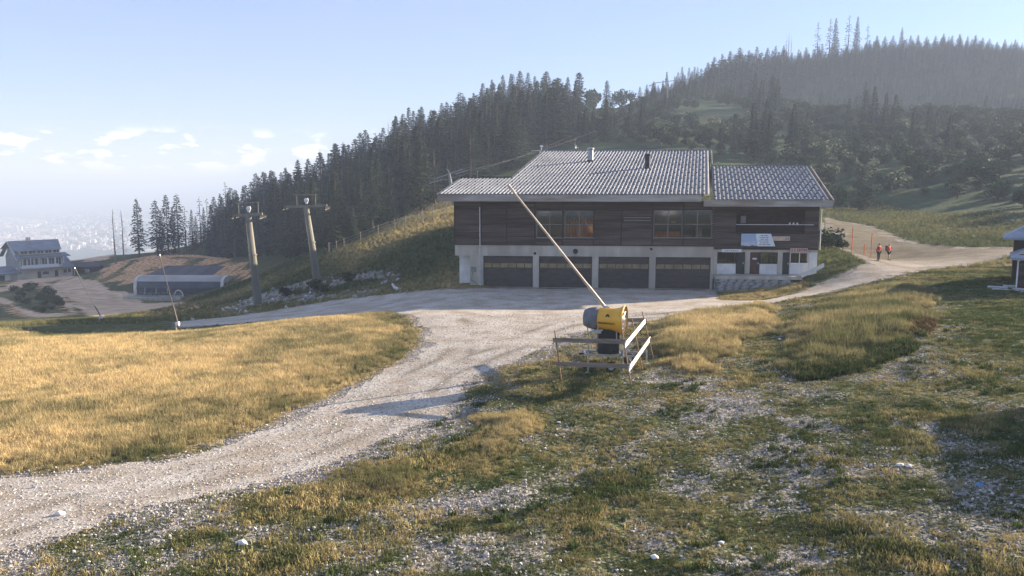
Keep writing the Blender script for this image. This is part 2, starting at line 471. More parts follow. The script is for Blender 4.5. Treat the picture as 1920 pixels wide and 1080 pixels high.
P_DIRT = gpoly([(120,520),(200,545),(250,555),(430,570),(470,575),(380,590),(270,600),(190,602),(150,590),(120,555),(95,535)])
P_BANK = gpoly([(170,525),(200,490),(300,474),(380,476),(470,484),(600,500),(540,515),(480,520),(430,528),(300,525),(250,535),(200,545)])
P_BRUSH = gpoly([(20,548),(60,532),(90,540),(125,580),(80,588),(40,570)])
P_TRACKS = [gpoly(p) for p in ([(-60,555),(0,560),(30,575),(65,588),(118,588),(118,594),(60,597),(20,583),(0,570),(-60,562)],
                               [(-60,545),(0,542),(50,522),(130,512),(135,520),(80,528),(0,550),(-60,556)], [(70,526),(110,545),(130,575),(140,592),(125,590),(108,560),(66,532)],
                               [(125,478),(205,476),(200,486),(180,490),(125,490)])]
# hummocks: small near, larger far
_rm = (1 - 0.9 * smooth(-1.5, 0.5, polydist(XX, YY, P_ROAD))) * (1 - pad)
ZZ += _rm * (fbm(XX, YY, 2.2, 3, 3) - 0.5) * 0.22 * (1 - smooth(60, 130, _d))
ZZ += _rm * (fbm(XX, YY, 0.8, 2, 5) - 0.5) * 0.10 * (1 - smooth(45, 80, _d))
ZZ += _rm * (fbm(XX, YY, 9, 3, 8) - 0.5) * 0.55 * smooth(35, 110, _d)

def near(P, x, y, pad=2.0):
    return polydist(x, y, P) if len(P) else np.full(np.shape(x), -99.0)
wob = (fbm(XX, YY, 3.0, 3, 21) - 0.5) * 2.4
wob2 = (fbm(XX, YY, 0.9, 2, 22) - 0.5) * 1.4
A_gravel = smooth(-0.9, 0.5, near(P_ROAD, XX, YY) + wob * 0.5 + wob2 * 0.6)
A_meadow = smooth(-1.5, 1.5, near(P_MEADOW, XX, YY) + wob)
fine = fbm(XX, YY, 1.7, 4, 31)
fg = (YY < 62) & (A_meadow < 0.5)
stony = 0.16 * fg + 0.38 * smooth(0.42, 0.66, fine) * fg
for P in P_STONY: stony = np.maximum(stony, .80 * smooth(-2.5, 1.5, near(P, XX, YY) + wob * 1.2) * smooth(0.34, 0.62, fine))
# stones spill off the road edge
stony = np.maximum(stony, smooth(-4.0, 0.2, near(P_ROAD, XX, YY) + wob2 * 1.5) * smooth(0.34, 0.55, fine + 0.08) * fg)
for P in P_TALL: stony *= 1 - smooth(-0.8, 0.8, near(P, XX, YY) + wob * 0.5)
A_stony = np.clip(np.maximum(stony, A_gravel * 0.9), 0, 1)
stp = smooth(-2, 2, near(P_STEP, XX, YY) + wob * 1.5) * smooth(0.36, 0.55, fbm(XX, YY, 4, 4, 41))
A_stony = np.maximum(A_stony, stp * 0.8)
scree = smooth(-3, 5, near(gpoly([(1850,428),(1950,425),(1960,370),(1900,340),(1870,385)]), XX, YY) + wob * 2)
A_stony = np.maximum(A_stony, .5 * scree * smooth(0.42, 0.6, fbm(XX, YY, 3.4, 4, 43)))
A_tan = np.zeros_like(XX)
A_tan = np.maximum(A_tan, .55 * smooth(-3, 2, near(P_DIRT, XX, YY) + wob * 1.5))
A_tan = np.maximum(A_tan, smooth(-1, 5, near(P_BANK, XX, YY) + wob * 2) * (0.35 + 0.65 * smooth(0.35, 0.6, fbm(XX, YY, 5, 4, 44))))
for P in P_TRACKS: A_tan = np.maximum(A_tan, smooth(-1.2, 0.8, near(P, XX, YY) + wob * 0.5))
A_dry = np.clip(A_meadow * 0.9 + 0.25 + (fbm(XX, YY, 14, 3, 51) - 0.5) * 1.1, 0, 1)
A_dry = np.where((YY > 62) & (A_meadow < .4), np.clip(0.15 + (fbm(XX, YY, 16, 3, 52) - 0.45) * 1.5, 0, 1), A_dry)
P_LAWN = gpoly([(1745,535),(1900,498),(2000,520),(2000,720),(1840,670),(1770,610)])
A_dry = np.where((YY > 78) & (XX > 24), A_dry * .35, A_dry)
A_lawn = smooth(-1, 2, near(P_LAWN, XX, YY) + wob)
A_stony *= 1 - .95 * A_lawn * (A_gravel < .3)
A_dry = np.where(A_lawn > .3, np.minimum(A_dry, .12), A_dry)
for P in P_TALL: A_dry = np.maximum(A_dry, smooth(-0.5, 0.8, near(P, XX, YY)) * 0.75)
fence_line = gpoly([(560, 505), (617, 478), (690, 452), (760, 427), (835, 397), (870, 395), (868, 415), (780, 440), (700, 480), (660, 505)])
A_dry = np.maximum(A_dry, smooth(-6, 6, near(fence_line, XX, YY)) * 0.8)
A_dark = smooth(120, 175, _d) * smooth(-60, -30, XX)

def grid_mesh(name, gx, gy, X, Y, Z, attrs, m, keep=None):
    nx, ny = len(gx), len(gy)
    me = bpy.data.meshes.new(name)
    co = np.stack([X.ravel(), Y.ravel(), Z.ravel()], 1).astype(np.float32)
    ii, jj = np.meshgrid(np.arange(nx - 1), np.arange(ny - 1), indexing='ij')
    a = (ii * ny + jj).ravel()
    q = np.stack([a, a + ny, a + ny + 1, a + 1], 1)
    if keep is not None:
        q = q[keep.ravel()]
        used = np.unique(q); remap = np.zeros(len(co), int); remap[used] = np.arange(len(used))
        q = remap[q]; co = co[used]; attrs = {k: v.ravel()[used] for k, v in attrs.items()}
    me.vertices.add(len(co)); me.vertices.foreach_set('co', co.ravel())
    me.loops.add(len(q) * 4); me.loops.foreach_set('vertex_index', q.ravel().astype(np.int32))
    me.polygons.add(len(q)); me.polygons.foreach_set('loop_start', (np.arange(len(q)) * 4).astype(np.int32))
    me.polygons.foreach_set('use_smooth', np.ones(len(q), bool))
    for k, v in attrs.items():
        at = me.attributes.new(k, 'FLOAT', 'POINT'); at.data.foreach_set('value', np.ascontiguousarray(v.ravel(), np.float32))
    me.update(calc_edges=True); me.materials.append(m)
    return mesh_obj(name, me)

def ground_material():
    m, nt, bs, out = new_mat('ground_soil_grass')
    N, L = nt.nodes, nt.links
    bs.inputs['Roughness'].default_value = 0.95; bs.inputs['Specular IOR Level'].default_value = 0.1
    tc = N.new('ShaderNodeTexCoord')
    def noise(s, d=5, r=0.55):
        n = N.new('ShaderNodeTexNoise'); n.inputs['Scale'].default_value = s; n.inputs['Detail'].default_value = d; n.inputs['Roughness'].default_value = r
        L.new(tc.outputs['Object'], n.inputs['Vector']); return n.outputs['Fac']
    def ramp(src, stops):
        r = N.new('ShaderNodeValToRGB'); e = r.color_ramp.elements
        e[0].position, e[0].color = stops[0][0], c4(stops[0][1]); e[1].position, e[1].color = stops[-1][0], c4(stops[-1][1])
        for p, c in stops[1:-1]: k = e.new(p); k.color = c4(c)
        L.new(src, r.inputs[0]); return r.outputs[0]
    def attr(n):
        a = N.new('ShaderNodeAttribute'); a.attribute_name = n; return a.outputs['Fac']
    def mix(f, a, b):
        x = N.new('ShaderNodeMixRGB'); L.new(f, x.inputs[0]); L.new(a, x.inputs[1]); L.new(b, x.inputs[2]); return x.outputs[0]
    def soft(a, nz, k=0.5, lo=0.35, hi=0.65):
        ad = N.new('ShaderNodeMath'); ad.operation = 'MULTIPLY_ADD'; ad.inputs[1].default_value = k; L.new(nz, ad.inputs[0])
        s = N.new('ShaderNodeMath'); s.operation = 'SUBTRACT'; L.new(a, s.inputs[0]); s.inputs[1].default_value = k * 0.5; L.new(s.outputs[0], ad.inputs[2])
        mr = N.new('ShaderNodeMapRange'); mr.interpolation_type = 'SMOOTHSTEP'; mr.inputs['From Min'].default_value = lo; mr.inputs['From Max'].default_value = hi
        L.new(ad.outputs[0], mr.inputs['Value']); return mr.outputs[0]
    n_f = noise(9, 4); n_m = noise(1.4, 5); n_c = noise(0.10, 7, .65); n_s = noise(26, 3)
    green = ramp(n_f, [(0.3, (.022, .03, .010)), (0.5, (.055, .072, .022)), (0.7, (.12, .125, .045))])
    dry = ramp(n_f, [(0.3, (.11, .075, .028)), (0.5, (.26, .19, .075)), (0.72, (.44, .34, .16))])
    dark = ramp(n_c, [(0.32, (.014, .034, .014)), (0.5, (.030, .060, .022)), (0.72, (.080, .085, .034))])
    tan = ramp(n_m, [(0.34, (.16, .14, .06)), (0.44, (.55, .27, .12)), (0.66, (.82, .50, .27))])
    stone = ramp(n_s, [(0.34, (.10, .085, .07)), (0.5, (.28, .25, .225)), (0.68, (.52, .49, .46))])
    col = mix(soft(attr('dry'), n_m, 1.8, 0.1, 0.9), green, dry)
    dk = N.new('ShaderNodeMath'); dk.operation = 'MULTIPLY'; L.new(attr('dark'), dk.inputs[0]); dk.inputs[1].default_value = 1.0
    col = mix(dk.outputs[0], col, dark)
    col = mix(soft(attr('tan'), n_m, 0.5), col, tan)
    col = mix(soft(attr('stony'), n_f, 2.6, 0.25, 0.75), col, stone)
    L.new(col, bs.inputs['Base Color'])
    b1 = N.new('ShaderNodeBump'); b1.inputs['Strength'].default_value = 0.9; b1.inputs['Distance'].default_value = 0.09; L.new(n_f, b1.inputs['Height'])
    b2 = N.new('ShaderNodeBump'); b2.inputs['Strength'].default_value = 0.6; b2.inputs['Distance'].default_value = 0.5; L.new(n_m, b2.inputs['Height']); L.new(b1.outputs[0], b2.inputs['Normal'])
    L.new(b2.outputs[0], bs.inputs['Normal'])
    return m
M_GROUND = ground_material()
ground = grid_mesh('ground', GX, GY, XX, YY, ZZ, {'dry': A_dry, 'stony': A_stony, 'tan': A_tan, 'dark': A_dark}, M_GROUND)
tag(ground, 'grassy mountain hillside with stony patches', 'ground', None, 'structure')

# the gravel road: its own sheet a little above the ground, with a ragged edge
def road_material():
    m, nt, bs, out = new_mat('pale_gravel')
    N, L = nt.nodes, nt.links
    bs.inputs['Roughness'].default_value = 0.95; bs.inputs['Specular IOR Level'].default_value = 0.1
    tc = N.new('ShaderNodeTexCoord')
    vo = N.new('ShaderNodeTexVoronoi'); vo.inputs['Scale'].default_value = 13; L.new(tc.outputs['Object'], vo.inputs['Vector'])
    n1 = N.new('ShaderNodeTexNoise'); n1.inputs['Scale'].default_value = 0.5; n1.inputs['Detail'].default_value = 5; L.new(tc.outputs['Object'], n1.inputs['Vector'])
    n2 = N.new('ShaderNodeTexNoise'); n2.inputs['Scale'].default_value = 7; n2.inputs['Detail'].default_value = 8; n2.inputs['Roughness'].default_value = 0.75; L.new(tc.outputs['Object'], n2.inputs['Vector'])
    r = N.new('ShaderNodeValToRGB'); e = r.color_ramp.elements
    e[0].position = 0.3; e[0].color = (.21, .185, .155, 1); e[1].position = 0.58; e[1].color = (.62, .565, .50, 1)
    L.new(n2.outputs['Fac'], r.inputs[0])
    r2 = N.new('ShaderNodeValToRGB'); e = r2.color_ramp.elements
    e[0].position = 0.35; e[0].color = (.72, .66, .58, 1); e[1].position = 0.62; e[1].color = (1, 1, 1, 1)
    L.new(n1.outputs['Fac'], r2.inputs[0])
    mx = N.new('ShaderNodeMixRGB'); mx.blend_type = 'MULTIPLY'; mx.inputs[0].default_value = 1
    L.new(r.outputs[0], mx.inputs[1]); L.new(r2.outputs[0], mx.inputs[2])
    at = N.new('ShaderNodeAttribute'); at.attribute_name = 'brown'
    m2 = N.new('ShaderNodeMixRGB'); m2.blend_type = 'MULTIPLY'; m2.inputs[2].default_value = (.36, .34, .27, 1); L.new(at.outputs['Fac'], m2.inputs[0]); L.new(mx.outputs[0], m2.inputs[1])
    L.new(m2.outputs[0], bs.inputs['Base Color'])
    bp = N.new('ShaderNodeBump'); bp.inputs['Strength'].default_value = 0.35; bp.inputs['Distance'].default_value = 0.03
    L.new(vo.outputs['Distance'], bp.inputs['Height'])
    bp2 = N.new('ShaderNodeBump'); bp2.inputs['Strength'].default_value = 0.4; bp2.inputs['Distance'].default_value = 0.12
    L.new(n1.outputs['Fac'], bp2.inputs['Height']); L.new(bp.outputs[0], bp2.inputs['Normal'])
    L.new(bp2.outputs[0], bs.inputs['Normal'])
    return m
M_GRAVEL = road_material()
rx = np.arange(-48, 70, 0.24); ry = np.arange(13, 150, 0.24)
RX, RY = np.meshgrid(rx, ry, indexing='ij')
rd = polydist(RX, RY, P_ROAD)
RZ = zg(RX, RY) + 0.016
_lane = np.abs((rd + (fbm(RX, RY, 6, 2, 63) - .5) * 1.2)[:, :])
RUT = np.exp(-((_lane - 1.5) / .32) ** 2) + np.exp(-((_lane - 3.3) / .32) ** 2)
RUT = RUT * smooth(.35, .55, fbm(RX, RY, 5, 3, 64)) * (RY < 62)
RZ = RZ - 0.012 * RUT * 0
cd = rd[:-1, :-1] + (fbm(RX, RY, 1.6, 4, 62)[:-1, :-1] - 0.5) * (1.7 + 7.0 * smooth(66, 90, RY)[:-1, :-1] * smooth(14, 24, RX)[:-1, :-1]) - 0.1
gravel_road = grid_mesh('gravel_road', rx, ry, RX, RY, RZ, {'brown': np.clip(smooth(66, 92, RY) * smooth(16, 30, RX) + .75 * RUT, 0, 1)}, M_GRAVEL, keep=cd > 0)  # right-hand path dulled in colour for its shade and brown dirt; ruts too
tag(gravel_road, 'pale gravel road bending past the building apron', 'road', None, 'structure')

def track_sheet(name, polys, x0, x1, y0, y1, st, m, lab, amp):
    tx = np.arange(x0, x1, st); ty = np.arange(y0, y1, st); TX, TY = np.meshgrid(tx, ty, indexing='ij')
    td = np.max([polydist(TX, TY, P) for P in polys], axis=0)
    k = (td + (fbm(TX, TY, 5, 3, 66) - .5) * amp)[:-1, :-1] > 0
    o = grid_mesh(name, tx, ty, TX, TY, zg(TX, TY) + .10, {}, m, keep=k); return tag(o, lab, 'track', None, 'structure')
M_DIRT = mat('pale_tan_dirt', (.74, .52, .34), (.50, .33, .20), .35, .95, bump=.3, spec=.1)
track_sheet('dirt_track', P_TRACKS + [P_DIRT], -215, -55, 95, 310, .9, M_DIRT, 'pale tan dirt tracks looping below the hotel and the lift station', 2.2)

# the plain far below, and the low hills behind it
def plain_material():
    m, nt, bs, out = new_mat('valley_fields')
    N, L = nt.nodes, nt.links
    bs.inputs['Roughness'].default_value = 1.0; bs.inputs['Specular IOR Level'].default_value = 0.05
    tc = N.new('ShaderNodeTexCoord')
    mp = N.new('ShaderNodeMapping'); mp.inputs['Scale'].default_value = (1 / 190., 1 / 330., 1); L.new(tc.outputs['Object'], mp.inputs[0])
    vo = N.new('ShaderNodeTexVoronoi'); vo.inputs['Scale'].default_value = 1; L.new(mp.outputs[0], vo.inputs['Vector'])
    sp = N.new('ShaderNodeSeparateColor'); L.new(vo.outputs['Color'], sp.inputs[0])
    r = N.new('ShaderNodeValToRGB'); r.color_ramp.interpolation = 'CONSTANT'; e = r.color_ramp.elements
    e[0].position = 0; e[0].color = (.02, .04, .03, 1); e[1].position = 0.86; e[1].color = (.95, .70, .50, 1)
    for p, c in ((.3, (.06, .10, .05, 1)), (.5, (.16, .17, .09, 1)), (.66, (.55, .42, .28, 1)), (.76, (.10, .13, .07, 1))):
        k = e.new(p); k.color = c
    L.new(sp.outputs[0], r.inputs[0])
    n = N.new('ShaderNodeTexNoise'); n.inputs['Scale'].default_value = 1 / 520.; n.inputs['Detail'].default_value = 6; L.new(tc.outputs['Object'], n.inputs['Vector'])
    rr = N.new('ShaderNodeValToRGB'); rr.color_ramp.elements[0].position = 0.46; rr.color_ramp.elements[1].position = 0.54; L.new(n.outputs['Fac'], rr.inputs[0])
    mx = N.new('ShaderNodeMixRGB'); mx.inputs[1].default_value = (.03, .05, .03, 1); L.new(rr.outputs[0], mx.inputs[0]); L.new(r.outputs[0], mx.inputs[2])
    L.new(mx.outputs[0], bs.inputs['Base Color'])
    return m
PLAIN_Z = -170.0
mb = MB()
n = 40
xs = np.linspace(-13500, 9000, n); ys = np.linspace(500, 13800, n)
mb.v = [(float(x), float(y), PLAIN_Z) for x in xs for y in ys]
mb.f = [(i * n + j, (i + 1) * n + j, (i + 1) * n + j + 1, i * n + j + 1) for i in range(n - 1) for j in range(n - 1)]
mb.mi = [0] * len(mb.f)
plain = mb.build('valley_plain', plain_material(), kind='structure'); plain['label'] = 'hazy patchwork of fields on the plain far below'
hx = np.linspace(-13000, 8500, 160); hy = np.linspace(9000, 13700, 34)
HX, HY = np.meshgrid(hx, hy, indexing='ij')
HZ = PLAIN_Z - 20 + smooth(9000, 12000, HY) * (1 - 0.3 * smooth(12600, 13700, HY)) * (30 + 130 * fbm(HX, HY, 3600, 5, 71))
HZ += 70 * np.exp(-((HX + 6900) / 900) ** 2 - ((HY - 10200) / 600) ** 2)
far_hills = grid_mesh('hills', hx, hy, HX, HY, HZ, {}, mat('far_hill_woods', (.10, .12, .06), (.03, .05, .03), 0.002, 1.0, spec=0.05))
far_hills['kind'] = 'structure'; far_hills['label'] = 'low blue hills on the horizon beyond the plain'

# the air
hz = MB().box(-13600, 9100, -70, 13900, -760, 158)
me = hz.mesh('haze', [])
haze = mesh_obj('haze', me)
hm = bpy.data.materials.new('haze_air'); hm.use_nodes = True
hn = hm.node_tree.nodes; hn.clear()
ho = hn.new('ShaderNodeOutputMaterial'); hv = hn.new('ShaderNodeVolumePrincipled')
hv.inputs['Color'].default_value = HAZE_COLOR; hv.inputs['Density'].default_value = HAZE_DENSITY; hv.inputs['Anisotropy'].default_value = 0.0
hm.node_tree.links.new(hv.outputs[0], ho.inputs['Volume'])
me.materials.append(hm); haze['kind'] = 'stuff'; haze['label'] = 'pale blue haze over the valley and the slopes'
# ------------------------------------------------------------------ the mountain building
M_CONC = mat('weathered_concrete', (.52, .48, .41), (.38, .35, .30), 1.3, 0.9, bump=0.25, stretch=(1, 1, .35), c3=(.36, .32, .27))
M_RENDER = mat('white_render', (.74, .73, .70), (.60, .59, .56), 1.5, 0.9, bump=0.1)
M_PLANK = mat('dark_brown_planks', (.075, .047, .037), (.034, .023, .020), 1.2, 0.8, bump=0.3, stretch=(.35, 1, 7), c3=(.12, .10, .085))
M_PLANK2 = mat('greyed_planks', (.12, .09, .075), (.055, .042, .036), 1.4, 0.85, bump=0.3, stretch=(.35, 1, 7))
M_BEAM = mat('dark_timber', (.06, .036, .026), (.032, .02, .016), 2, 0.8, stretch=(1, 1, 4))
M_FASCIA = mat('grey_fascia_board', (.42, .40, .37), (.27, .255, .235), 1.1, 0.85, bump=0.2, stretch=(.5, 1, 3), c3=(.22, .17, .13))
M_ROOF = mat('grey_metal_roofing', (.27, .28, .30), (.17, .18, .20), .5, 0.65, metal=0.1, stretch=(1, 1, 1), spec=0.3, c3=(.30, .31, .33))
M_GUARD = mat('dull_guard_metal', (.10, .105, .12), (.07, .07, .08), 5, 0.6)
M_PAN = mat('shaded_roof_pan', (.21, .215, .23), (.14, .145, .155), .8, 0.6, metal=0.2)  # pans coloured darker to stand for shade between the ribs
M_DARKMETAL = mat('dark_metal', (.05, .05, .055), (.03, .03, .033), 5, 0.55, metal=0.4)
M_STEEL = mat('galvanised_steel', (.55, .56, .57), (.38, .39, .40), 4, 0.42, metal=0.7, spec=0.5)
M_GDOOR = mat('brown_garage_door', (.080, .066, .056), (.044, .038, .034), 1.6, 0.6, stretch=(1, 1, 3), c3=(.07, .055, .05))
M_DOORD = mat('dark_green_door', (.035, .042, .04), (.022, .027, .026), 3, 0.5)
M_DOORR = mat('brown_red_door', (.11, .045, .032), (.06, .026, .02), 3, 0.5)
M_FRAMEG = mat('grey_window_frame', (.24, .24, .24), (.17, .17, .17), 5, 0.6)
M_FRAMEW = mat('white_window_frame', (.78, .78, .77), (.68, .68, .67), 5, 0.5)
M_ORANGE = mat('orange_curtain', (.95, .24, .06), (.60, .09, .02), 3.5, 0.9, stretch=(4, 1, .5))
M_YELLOWC = mat('yellow_poster', (.55, .50, .12), (.18, .22, .05), 3, 0.8)
M_INSIDE = mat('dim_room', (.05, .035, .028), (.02, .016, .014), 1.0, 0.9)
M_ROOM2 = mat('dim_office', (.14, .15, .08), (.05, .06, .035), 1.4, 0.9)
M_STONEW = mat('rubble_stone', (.36, .36, .35), (.12, .125, .12), 2.4, 0.95, bump=1.0, bscale=7)
M_FLUE = mat('flue_metal', (.40, .41, .43), (.28, .29, .30), 3, 0.5, metal=0.5)
def glass_mat():
    m, nt, bs, out = new_mat('window_glass')
    N, L = nt.nodes, nt.links
    N.remove(bs)
    tr = N.new('ShaderNodeBsdfTransparent'); tr.inputs[0].default_value = (.72, .76, .74, 1)
    gl = N.new('ShaderNodeBsdfGlossy'); gl.inputs['Roughness'].default_value = 0.04
    fr = N.new('ShaderNodeFresnel'); fr.inputs['IOR'].default_value = 1.75
    ms = N.new('ShaderNodeMixShader')
    L.new(fr.outputs[0], ms.inputs[0]); L.new(tr.outputs[0], ms.inputs[1]); L.new(gl.outputs[0], ms.inputs[2]); L.new(ms.outputs[0], out.inputs[0])
    return m
M_GLASS = glass_mat()

lodge = empty('mountain_lodge', B_O, 'big lodge with dark plank upper floor, four garage doors and grey ribbed roof', 'building', B_YAW)
BXL, ZB = fpt(853, 461)                   # left end of the upper floor, underside of it
XL = fpt(881, 500)[0]
X1 = fpt(1337, 500)[0]; X2 = fpt(1534, 450)[0]
ZT = fpt(1100, 376)[1]
zb1 = fpt(950, 463)[1]; zb2 = fpt(1100, 461)[1]; DEPTH = 38.0
lint = fpt(1100, 481)[1]
doors = [(906, 999), (1010.5, 1110), (1122, 1217), (1229, 1332)]
dx = [(fpt(a, 510)[0], fpt(b, 510)[0]) for a, b in doors]
WY = 0.0
# ground floor: concrete frame of pillars and lintel
def part(name, m, label=None, **k): return lambda mb, **kk: mb.build(name, m, lodge, label=label, **k, **kk)
mb = MB(); mb.box(BXL, X1, 0.0, 0.45, lint, zb2 + 0.02)
mb.build('lintel', M_CONC, lodge)
edges = [XL, dx[0][0], dx[0][1], dx[1][0], dx[1][1], dx[2][0], dx[2][1], dx[3][0], dx[3][1], X1]
for k in range(5):
    MB().box(edges[2 * k], edges[2 * k + 1], 0.012, 0.5, -0.3, lint - 0.003).build('pillar', M_CONC, lodge)
MB().box(BXL + 0.3, X1 - 0.1, 0.9, DEPTH, 0, ZT - 0.1).build('core_wall', M_RENDER, lodge)
MB().box(XL, XL + 0.3, 0.5, DEPTH, 0, zb1).build('side_wall', M_CONC, lodge)
# thin sill line under the planks
MB().box(BXL - .05, X1 + .05, -0.10, 0.0, zb2 + 0.022, zb2 + 0.14).build('sill_board', M_BEAM, lodge)
# garage doors
for (a, b) in dx:
    fr = MB().box(a, b, 0.30, 0.32, 0, lint).build('garage_door', M_GDOOR, lodge)
    n = 5; h = lint / n
    for r in range(n):
        z0 = r * h; z1 = z0 + h - 0.03
        if r != 3:
            MB().box(a + .02, b - .02, 0.24, 0.298, z0, z1).build('door_panel', M_GDOOR, fr)
        else:
            w = MB(); pw = (b - a - .1) / 6
            w.box(a + .02, b - .02, 0.25, 0.298, z0, z0 + .08).box(a + .02, b - .02, 0.25, 0.298, z1 - .08, z1)
            for q in range(7): w.box(a + .02 + q * pw, a + .10 + q * pw, .25, .298, z0 + .08, z1 - .08)
            w.build('window_strip', M_GDOOR, fr)
            for q in range(6):
                MB().box(a + .10 + q * pw, a + .02 + (q + 1) * pw, .27, .28, z0 + .08, z1 - .08).build('pane', M_GLASS, fr)
            MB().box(a + .05, b - .05, .284, .296, z0 + .05, z1 - .05).build('reflection_strip', mat('beige_reflection', (.80, .66, .45), (.35, .28, .18), .8), fr)  # beige strip paints the meadow's reflection behind the garage panes
    MB().box(a, b, 0.10, 0.30, -0.05, 0.025).build('threshold', M_CONC, fr)
# plank cladding of the upper floor, in bays
bays = [853, 902, 950, 1003, 1055, 1113, 1165, 1223, 1281, 1336]
wins = [(1006, 1056, 395, 446, 0), (1059, 1113, 395, 446, 1), (1226, 1279, 394, 446, 2), (1281, 1334, 394, 446, 3)]
z0p = zb2 + 0.14; z1p = ZT
win_b = []
for (a, b, t, bo, k) in wins:
    xa, zt = fpt(a, t); xb, zbt = fpt(b, bo); win_b.append((xa, xb, zbt, zt, k))
hp = 0.235
def cladding(xa, xb, za, zb, holes, y=0.0, m=M_PLANK):
    mb = MB(); z = za; i = 0
    while z < zb - 0.02:
        zt = min(z + hp - 0.018, zb)
        segs = [(xa, xb)]
        for (ha, hb, hz0, hz1) in holes:
            if hz0 < zt and hz1 > z:
                ns = []
                for s in segs:
                    if hb <= s[0] or ha >= s[1]: ns.append(s)
                    else:
                        if ha > s[0]: ns.append((s[0], ha))
                        if hb < s[1]: ns.append((hb, s[1]))
                segs = ns
        for s in segs:
            j = rnd.uniform(-.006, .006)
            mb.add([(s[0], y - .05 + j, z), (s[1], y - .05 - j, z), (s[1], y - .018, zt), (s[0], y - .018, zt), (s[0], y + .02, z), (s[1], y + .02, z)],
                   [(0, 1, 2, 3), (4, 5, 1, 0)], 1 if rnd.random() < .3 else 0)
        z += hp; i += 1
    return mb
bayx = [fpt(u, 420)[0] for u in bays]
bayx[0] = BXL; bayx[-1] = X1
for k in range(len(bays) - 1):
    xa, xb = bayx[k], bayx[k + 1]
    holes = [(w[0], w[1], w[2], w[3]) for w in win_b if w[1] > xa and w[0] < xb]
    cladding(xa, xb, z0p, z1p, holes).build('plank_cladding', [M_PLANK, M_PLANK2], lodge, kind='stuff')
    MB().box(xa - .06, xa + .06, -.09, -.051, z0p, z1p).build('batten', M_BEAM, lodge)
for xa, xb, z0, z1 in [(BXL, win_b[0][0], z0p, z1p), (win_b[1][1], win_b[2][0], z0p, z1p), (win_b[0][0], win_b[1][1], z0p, win_b[0][2]), (win_b[2][0], win_b[3][1], z0p, win_b[2][2]),
                       (win_b[0][0], win_b[1][1], win_b[0][3], z1p), (win_b[2][0], win_b[3][1], win_b[2][3], z1p)]:
    MB().box(xa, xb, .021, .2, z0, z1).build('backing_wall', M_BEAM, lodge)
# side wall of planks (left end) and the far end
MB().box(BXL, BXL + .25, 0.02, DEPTH, zb1, ZT).build('gable_cladding', M_PLANK, lodge)
# windows with panes, sills and something behind
for (xa, xb, z0, z1, k) in win_b:
    w = MB(); t = .055; xm = (xa + xb) / 2; zm = z0 + (z1 - z0) * .49
    w.box(xa, xb, -.03, .06, z0, z0 + t).box(xa, xb, -.03, .06, z1 - t, z1)
    w.box(xa, xa + t, -.03, .06, z0 + t, z1 - t).box(xb - t, xb, -.03, .06, z0 + t, z1 - t)
    w.box(xa + t, xb - t, -.02, .05, zm - .03, zm + .03).box(xm - .035, xm + .035, -.02, .05, z0 + t, zm - .031).box(xm - .035, xm + .035, -.02, .05, zm + .031, z1 - t)
    f = w.build('window', M_FRAMEG, lodge)
    for (pa, pb) in ((xa + t, xm - .035), (xm + .035, xb - t)):
        for (qa, qb) in ((z0 + t, zm - .031), (zm + .031, z1 - t)):
            MB().box(pa, pb, .012, .02, qa, qb).build('pane', M_GLASS, f)
    MB().box(xa - .05, xb + .05, -.14, -.031, z0 - .05, z0).build('sill', M_FRAMEG, f)
    MB().box(xa - .1, xb + .1, .80, .88, z0 - .1, z1 + .1).build('room_back', M_INSIDE, f)
    if k == 1:
        c = MB(); n = 46
        for q in range(n):
            x0 = xa + .08 + (xb - xa - .16) * q / n; x1 = xa + .08 + (xb - xa - .16) * (q + 1) / n
            top = z0 + (z1 - z0) * (0.42 + .40 * (vnoise(q * .45, 3.3, 5)))
            y0 = .07 + .03 * math.sin(q * 1.3); y1 = .07 + .03 * math.sin((q + 1) * 1.3)
            c.add([(x0, y0, z0 + .05), (x1, y1, z0 + .05), (x1, y1, top), (x0, y0, top)], [(0, 1, 2, 3)])
        c.build('curtain', M_ORANGE, f, label='orange curtain hanging behind the glass')
    if k == 2:
        MB().box(xa + .1, xb - .2, .06, .2, z0 + .1, z0 + .62).build('bench_back', M_ORANGE, f, label='orange bench back behind the glass')
        MB().box(xm + .3, xm + .8, .12, .14, zm + .1, zm + .35).build('notice', M_YELLOWC, f)
    if k == 3:
        g = MB().box(xa + .2, xa + .9, .25, .5, z0 + .1, z0 + .22).box(xa + 1.2, xa + 1.9, .3, .5, z0 + .1, z0 + .9)
        g.build('counter', mat('pale_counter', (.55, .52, .40), (.3, .28, .2), 3), f)
# faint panel lines on the plank wall
for (u0, u1, v) in [(1170, 1220, 408), (1170, 1220, 413)]:
    xa, z = fpt(u0, v); xb, _ = fpt(u1, v)
    MB().box(xa, xb, -.085, -.052, z - .04, z + .04).build('shelf_rail', M_FRAMEG, lodge)
# down pipe and meter boxes at the left corner
px, pz = fpt(900, 388)
MB().tube([(px, -.16, pz), (px, -.16, zb1 - .1), (px + .02, -.16, .1)], .06, 8).build('downpipe', M_STEEL, lodge)
qx, qz = fpt(888, 505); MB().box(qx - .25, qx + .25, -.10, .01, qz - .25, qz + .25).build('meter_box', M_FRAMEG, lodge, bevel=.02)
MB().tube([(qx - .1, -.06, qz - .25), (qx - .2, -.06, .7), (qx + .3, -.06, .4), (qx + .3, -.06, .05)], .025, 6).build('cable_run', M_DARKMETAL, lodge)
